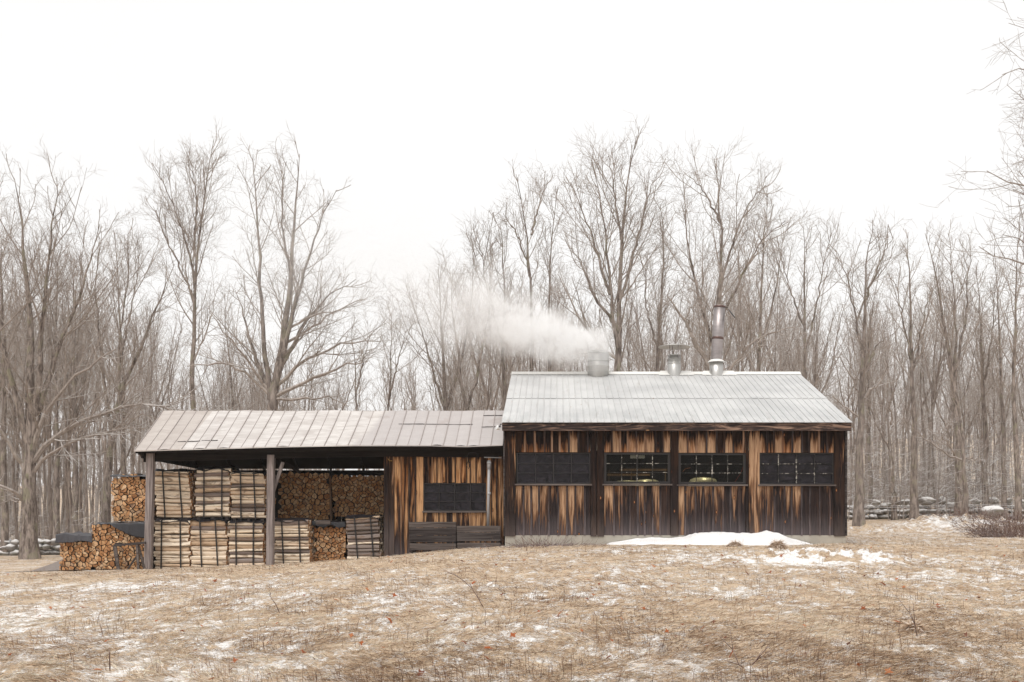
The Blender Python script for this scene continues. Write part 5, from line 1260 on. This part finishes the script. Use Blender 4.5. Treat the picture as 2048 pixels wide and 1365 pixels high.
# far woods: one mass on the rising ground beyond
def far_woods():
    r = np.random.RandomState(9); V = []; Fc = []; o = 0
    n = 2200; Y = 95+150*r.rand(n)**1.1; pxx = r.uniform(-650, 2700, n); X = (pxx-VX)/F*Y; keep = ~((pxx > 640) & (pxx < 850) & (r.rand(n) < .8)); X = X[keep]; Y = Y[keep]; n = len(X)
    Z = height(X, Y); H = r.uniform(9, 15, n)
    t = np.linspace(0,1,5)[None,:,None]; B = np.stack([X,Y,Z-.2],1); T = B+np.stack([r.randn(n)*.6, r.randn(n)*.6, H],1)
    P = B[:,None]*(1-t)+T[:,None]*t + r.randn(n,5,3)*np.array([.12,.12,0]); R = np.linspace(1,.15,5)[None]*r.uniform(.06,.14,n)[:,None]
    P1, R1 = spawn(r, P, R, .95, .28, (30,60), lambda L_, t, r: (1.2+L_*.22*(1-t))*(.6+.7*r.rand(len(t))), 4, .1, .1, .5, .03)
    P2, R2 = spawn(r, P1, R1, 1.6, .1, (25,55), lambda L_, t, r: .5+L_*.35*r.rand(len(t)), 3, .1, .08, .5, .022)
    for a, b, k in ((P,R,5),(P1,R1,3),(P2,R2,3)):
        v, f = tubes(a, b, k); V.append(v); Fc.append(f+o); o += len(v)
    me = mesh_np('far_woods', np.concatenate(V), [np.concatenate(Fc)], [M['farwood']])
    tag(link('far_woods', me), 'far grey mass of bare woods rising beyond the tree line', 'woods', kind='stuff')
far_woods()
def undergrowth():
    r = np.random.RandomState(19); n = 560; Y = 53+45*r.rand(n); pxx = np.where(r.rand(n) < .6, r.uniform(1680,2120,n), r.uniform(-80,1000,n)); X = (pxx-VX)/F*Y
    Z = height(X,Y); H = r.uniform(2,6.5,n)*np.where(pxx > 1680, 1, .7); t = np.linspace(0,1,5)[None,:,None]; B = np.stack([X,Y,Z-.05],1); T = B+np.stack([r.randn(n)*.5, r.randn(n)*.5, H],1)
    P = B[:,None]*(1-t)+T[:,None]*t+r.randn(n,5,3)*.04; R = np.linspace(1,.2,5)[None]*r.uniform(.015,.04,n)[:,None]
    P1, R1 = spawn(r, P, R, 3.4, .12, (55,95), lambda L_, t, r: .5+1.6*(1-t)*(.3+r.rand(len(t))), 5, .12, .03, .6, .009)
    P2, R2 = spawn(r, P1, R1, 3.0, .15, (30,60), lambda L_, t, r: .2+L_*.35*r.rand(len(t)), 3, .1, .02, .7, .007)
    V = []; Fc = []; o = 0
    for a, b, k in ((P,R,5),(P1,R1,3),(P2,R2,3)):
        v, f = tubes(a, b, k); V.append(v); Fc.append(f+o); o += len(v)
    me = mesh_np('undergrowth', np.concatenate(V), [np.concatenate(Fc)], [M['snowtwig']])
    tag(link('undergrowth', me), 'tangle of snow-dusted young saplings under the trees', 'undergrowth', kind='stuff')
undergrowth()
def shrub(cx, Y, w_, h_, label, n=90, seed=1, mat='redtwig', lean=0):
    r = np.random.RandomState(seed); X = cx+r.randn(n)*w_*.3; Yy = Y+r.randn(n)*w_*.25; Z = height(X,Yy)-.03; t = np.linspace(0,1,5)[None,:,None]
    B = np.stack([X,Yy,Z],1); T = B+np.stack([(X-cx)*.6+r.randn(n)*.3+lean, r.randn(n)*.3, h_*(.4+.6*r.rand(n))],1); P = B[:,None]*(1-t)+T[:,None]*t+r.randn(n,5,3)*.03
    P[:,:,2] += .0; R = np.linspace(1,.4,5)[None]*np.full((n,1),.009)
    P1, R1 = spawn(r, P, R, 6, .2, (30,70), lambda L_, t, r: .15+.3*r.rand(len(t)), 3, .15, .02, .8, .005)
    v, f = tubes(P,R,4); v2, f2 = tubes(P1,R1,3); me = mesh_np('shrub', np.concatenate([v,v2]), [np.concatenate([f,f2+len(v)])], [M[mat]])
    tag(link('shrub', me), label, 'shrub', 'bare shrubs at the right of the field')
shrub(X_(2000,35), 35, 1.5, .55, 'low tangled reddish shrub left of the other at the right edge', 130, 1, lean=-.3)
shrub(X_(2040,36), 36, 1.6, .9, 'taller reddish shrub rising at the right edge', 130, 2)
shrub(X_(1940,46), 45.2, 2.0, .45, 'thin low brush on the snowy heap before the wall', 110, 3)
shrub(X_(1075,30.2), 30.3, 1.4, .10, 'dark matted low weeds at the left foot of the house', 110, 4)

# ------------------------------------------------------------------ steam and haze
def steam():
    t = NT('steam_volume'); o = t.obj()
    nz = t.n('ShaderNodeTexNoise', {'Vector': o, 'Scale': .62, 'Detail': 4., 'Roughness': .62})
    off = t.n('ShaderNodeVectorMath', {0: t.n('ShaderNodeVectorMath', {0: nz.outputs['Color'], 1: (.5,.5,.5)}, operation='SUBTRACT').outputs[0], 1: (3.4,3.4,3.4)}, operation='MULTIPLY').outputs[0]
    xr = t.n('ShaderNodeSeparateXYZ', {0: o}).outputs[0]
    gx = t.n('ShaderNodeMapRange', {0: xr, 1: 0., 2: 3., 3: .5, 4: 1.}).outputs[0]
    off = t.n('ShaderNodeVectorMath', {0: off, 'Scale': gx}, operation='SCALE').outputs[0]
    q = t.n('ShaderNodeVectorMath', {0: o, 1: off}, operation='ADD').outputs[0]
    s = t.n('ShaderNodeSeparateXYZ', {0: q}); x, y, z = s.outputs
    Rr = t.math('ADD', t.math('MULTIPLY', t.math('MAXIMUM', x, 0.), .27), .95)
    d2 = t.math('SQRT', t.math('ADD', t.math('POWER', y, 2.), t.math('POWER', z, 2.)))
    e = t.math('DIVIDE', d2, Rr)
    fall = t.math('POWER', t.sstep(e, 1.0, .0), 1.3)
    fine = t.noise(q, 1.9, 5., .65, .2)
    bil = t.sstep(fine, .33, .60)
    x01 = t.n('ShaderNodeMapRange', {0: x, 1: 0., 2: 16., 3: 0., 4: 1.}).outputs[0]
    axd = t.ramp(x01, [(0,1.),(.08,.8),(.18,.46),(.28,.2),(.38,.08),(.55,.025),(1,.0)])
    start = t.sstep(x, -.8, -.2)
    dn = t.math('MULTIPLY', t.math('MULTIPLY', fall, t.math('MULTIPLY', bil, axd)), t.math('MULTIPLY', start, 5.8))
    v = t.n('ShaderNodeVolumePrincipled', {'Color': (1.,1.,1.,1), 'Density': dn, 'Anisotropy': .0})
    t.t.links.new(v.outputs[0], t.out.inputs['Volume'])
    m = MB(); k = 20; prof = [(-1.15,.02),(-1.1,1.0),(0,1.6),(2,2.1),(6,2.9),(10,3.6),(15.6,4.2),(16,.02)]
    vs = [(x, r*math.cos(2*math.pi*q/k), r*math.sin(2*math.pi*q/k)) for x, r in prof for q in range(k)]
    fs = [(i*k+q, i*k+(q+1)%k, (i+1)*k+(q+1)%k, (i+1)*k+q) for i in range(len(prof)-1) for q in range(k)]+[tuple(range(k))[::-1], tuple((len(prof)-1)*k+q for q in range(k))]
    m.add(vs, fs); ob = m.build('steam', t.m); a = Vector(px(1186,690,YC-.45)); b = Vector(px(800,575,YC+.4))
    ob.location = a; ob.rotation_euler = (b-a).to_track_quat('X','Z').to_euler()
    tag(ob, 'white steam drifting left from the wide steel stack', 'steam', kind='stuff')
steam()
def haze():
    t = NT('haze_volume'); v = t.n('ShaderNodeVolumePrincipled', {'Color': (.95,.945,.94,1), 'Density': .0003, 'Anisotropy': 0.}); t.t.links.new(v.outputs[0], t.out.inputs['Volume'])
    m = MB(); m.box(-430, 430, -112, 470, float(GZ.min())-1.5, 48.)
    tag(m.build('haze', t.m), 'thin pale winter mist hanging over the field and the woods', 'haze', kind='stuff')
haze()
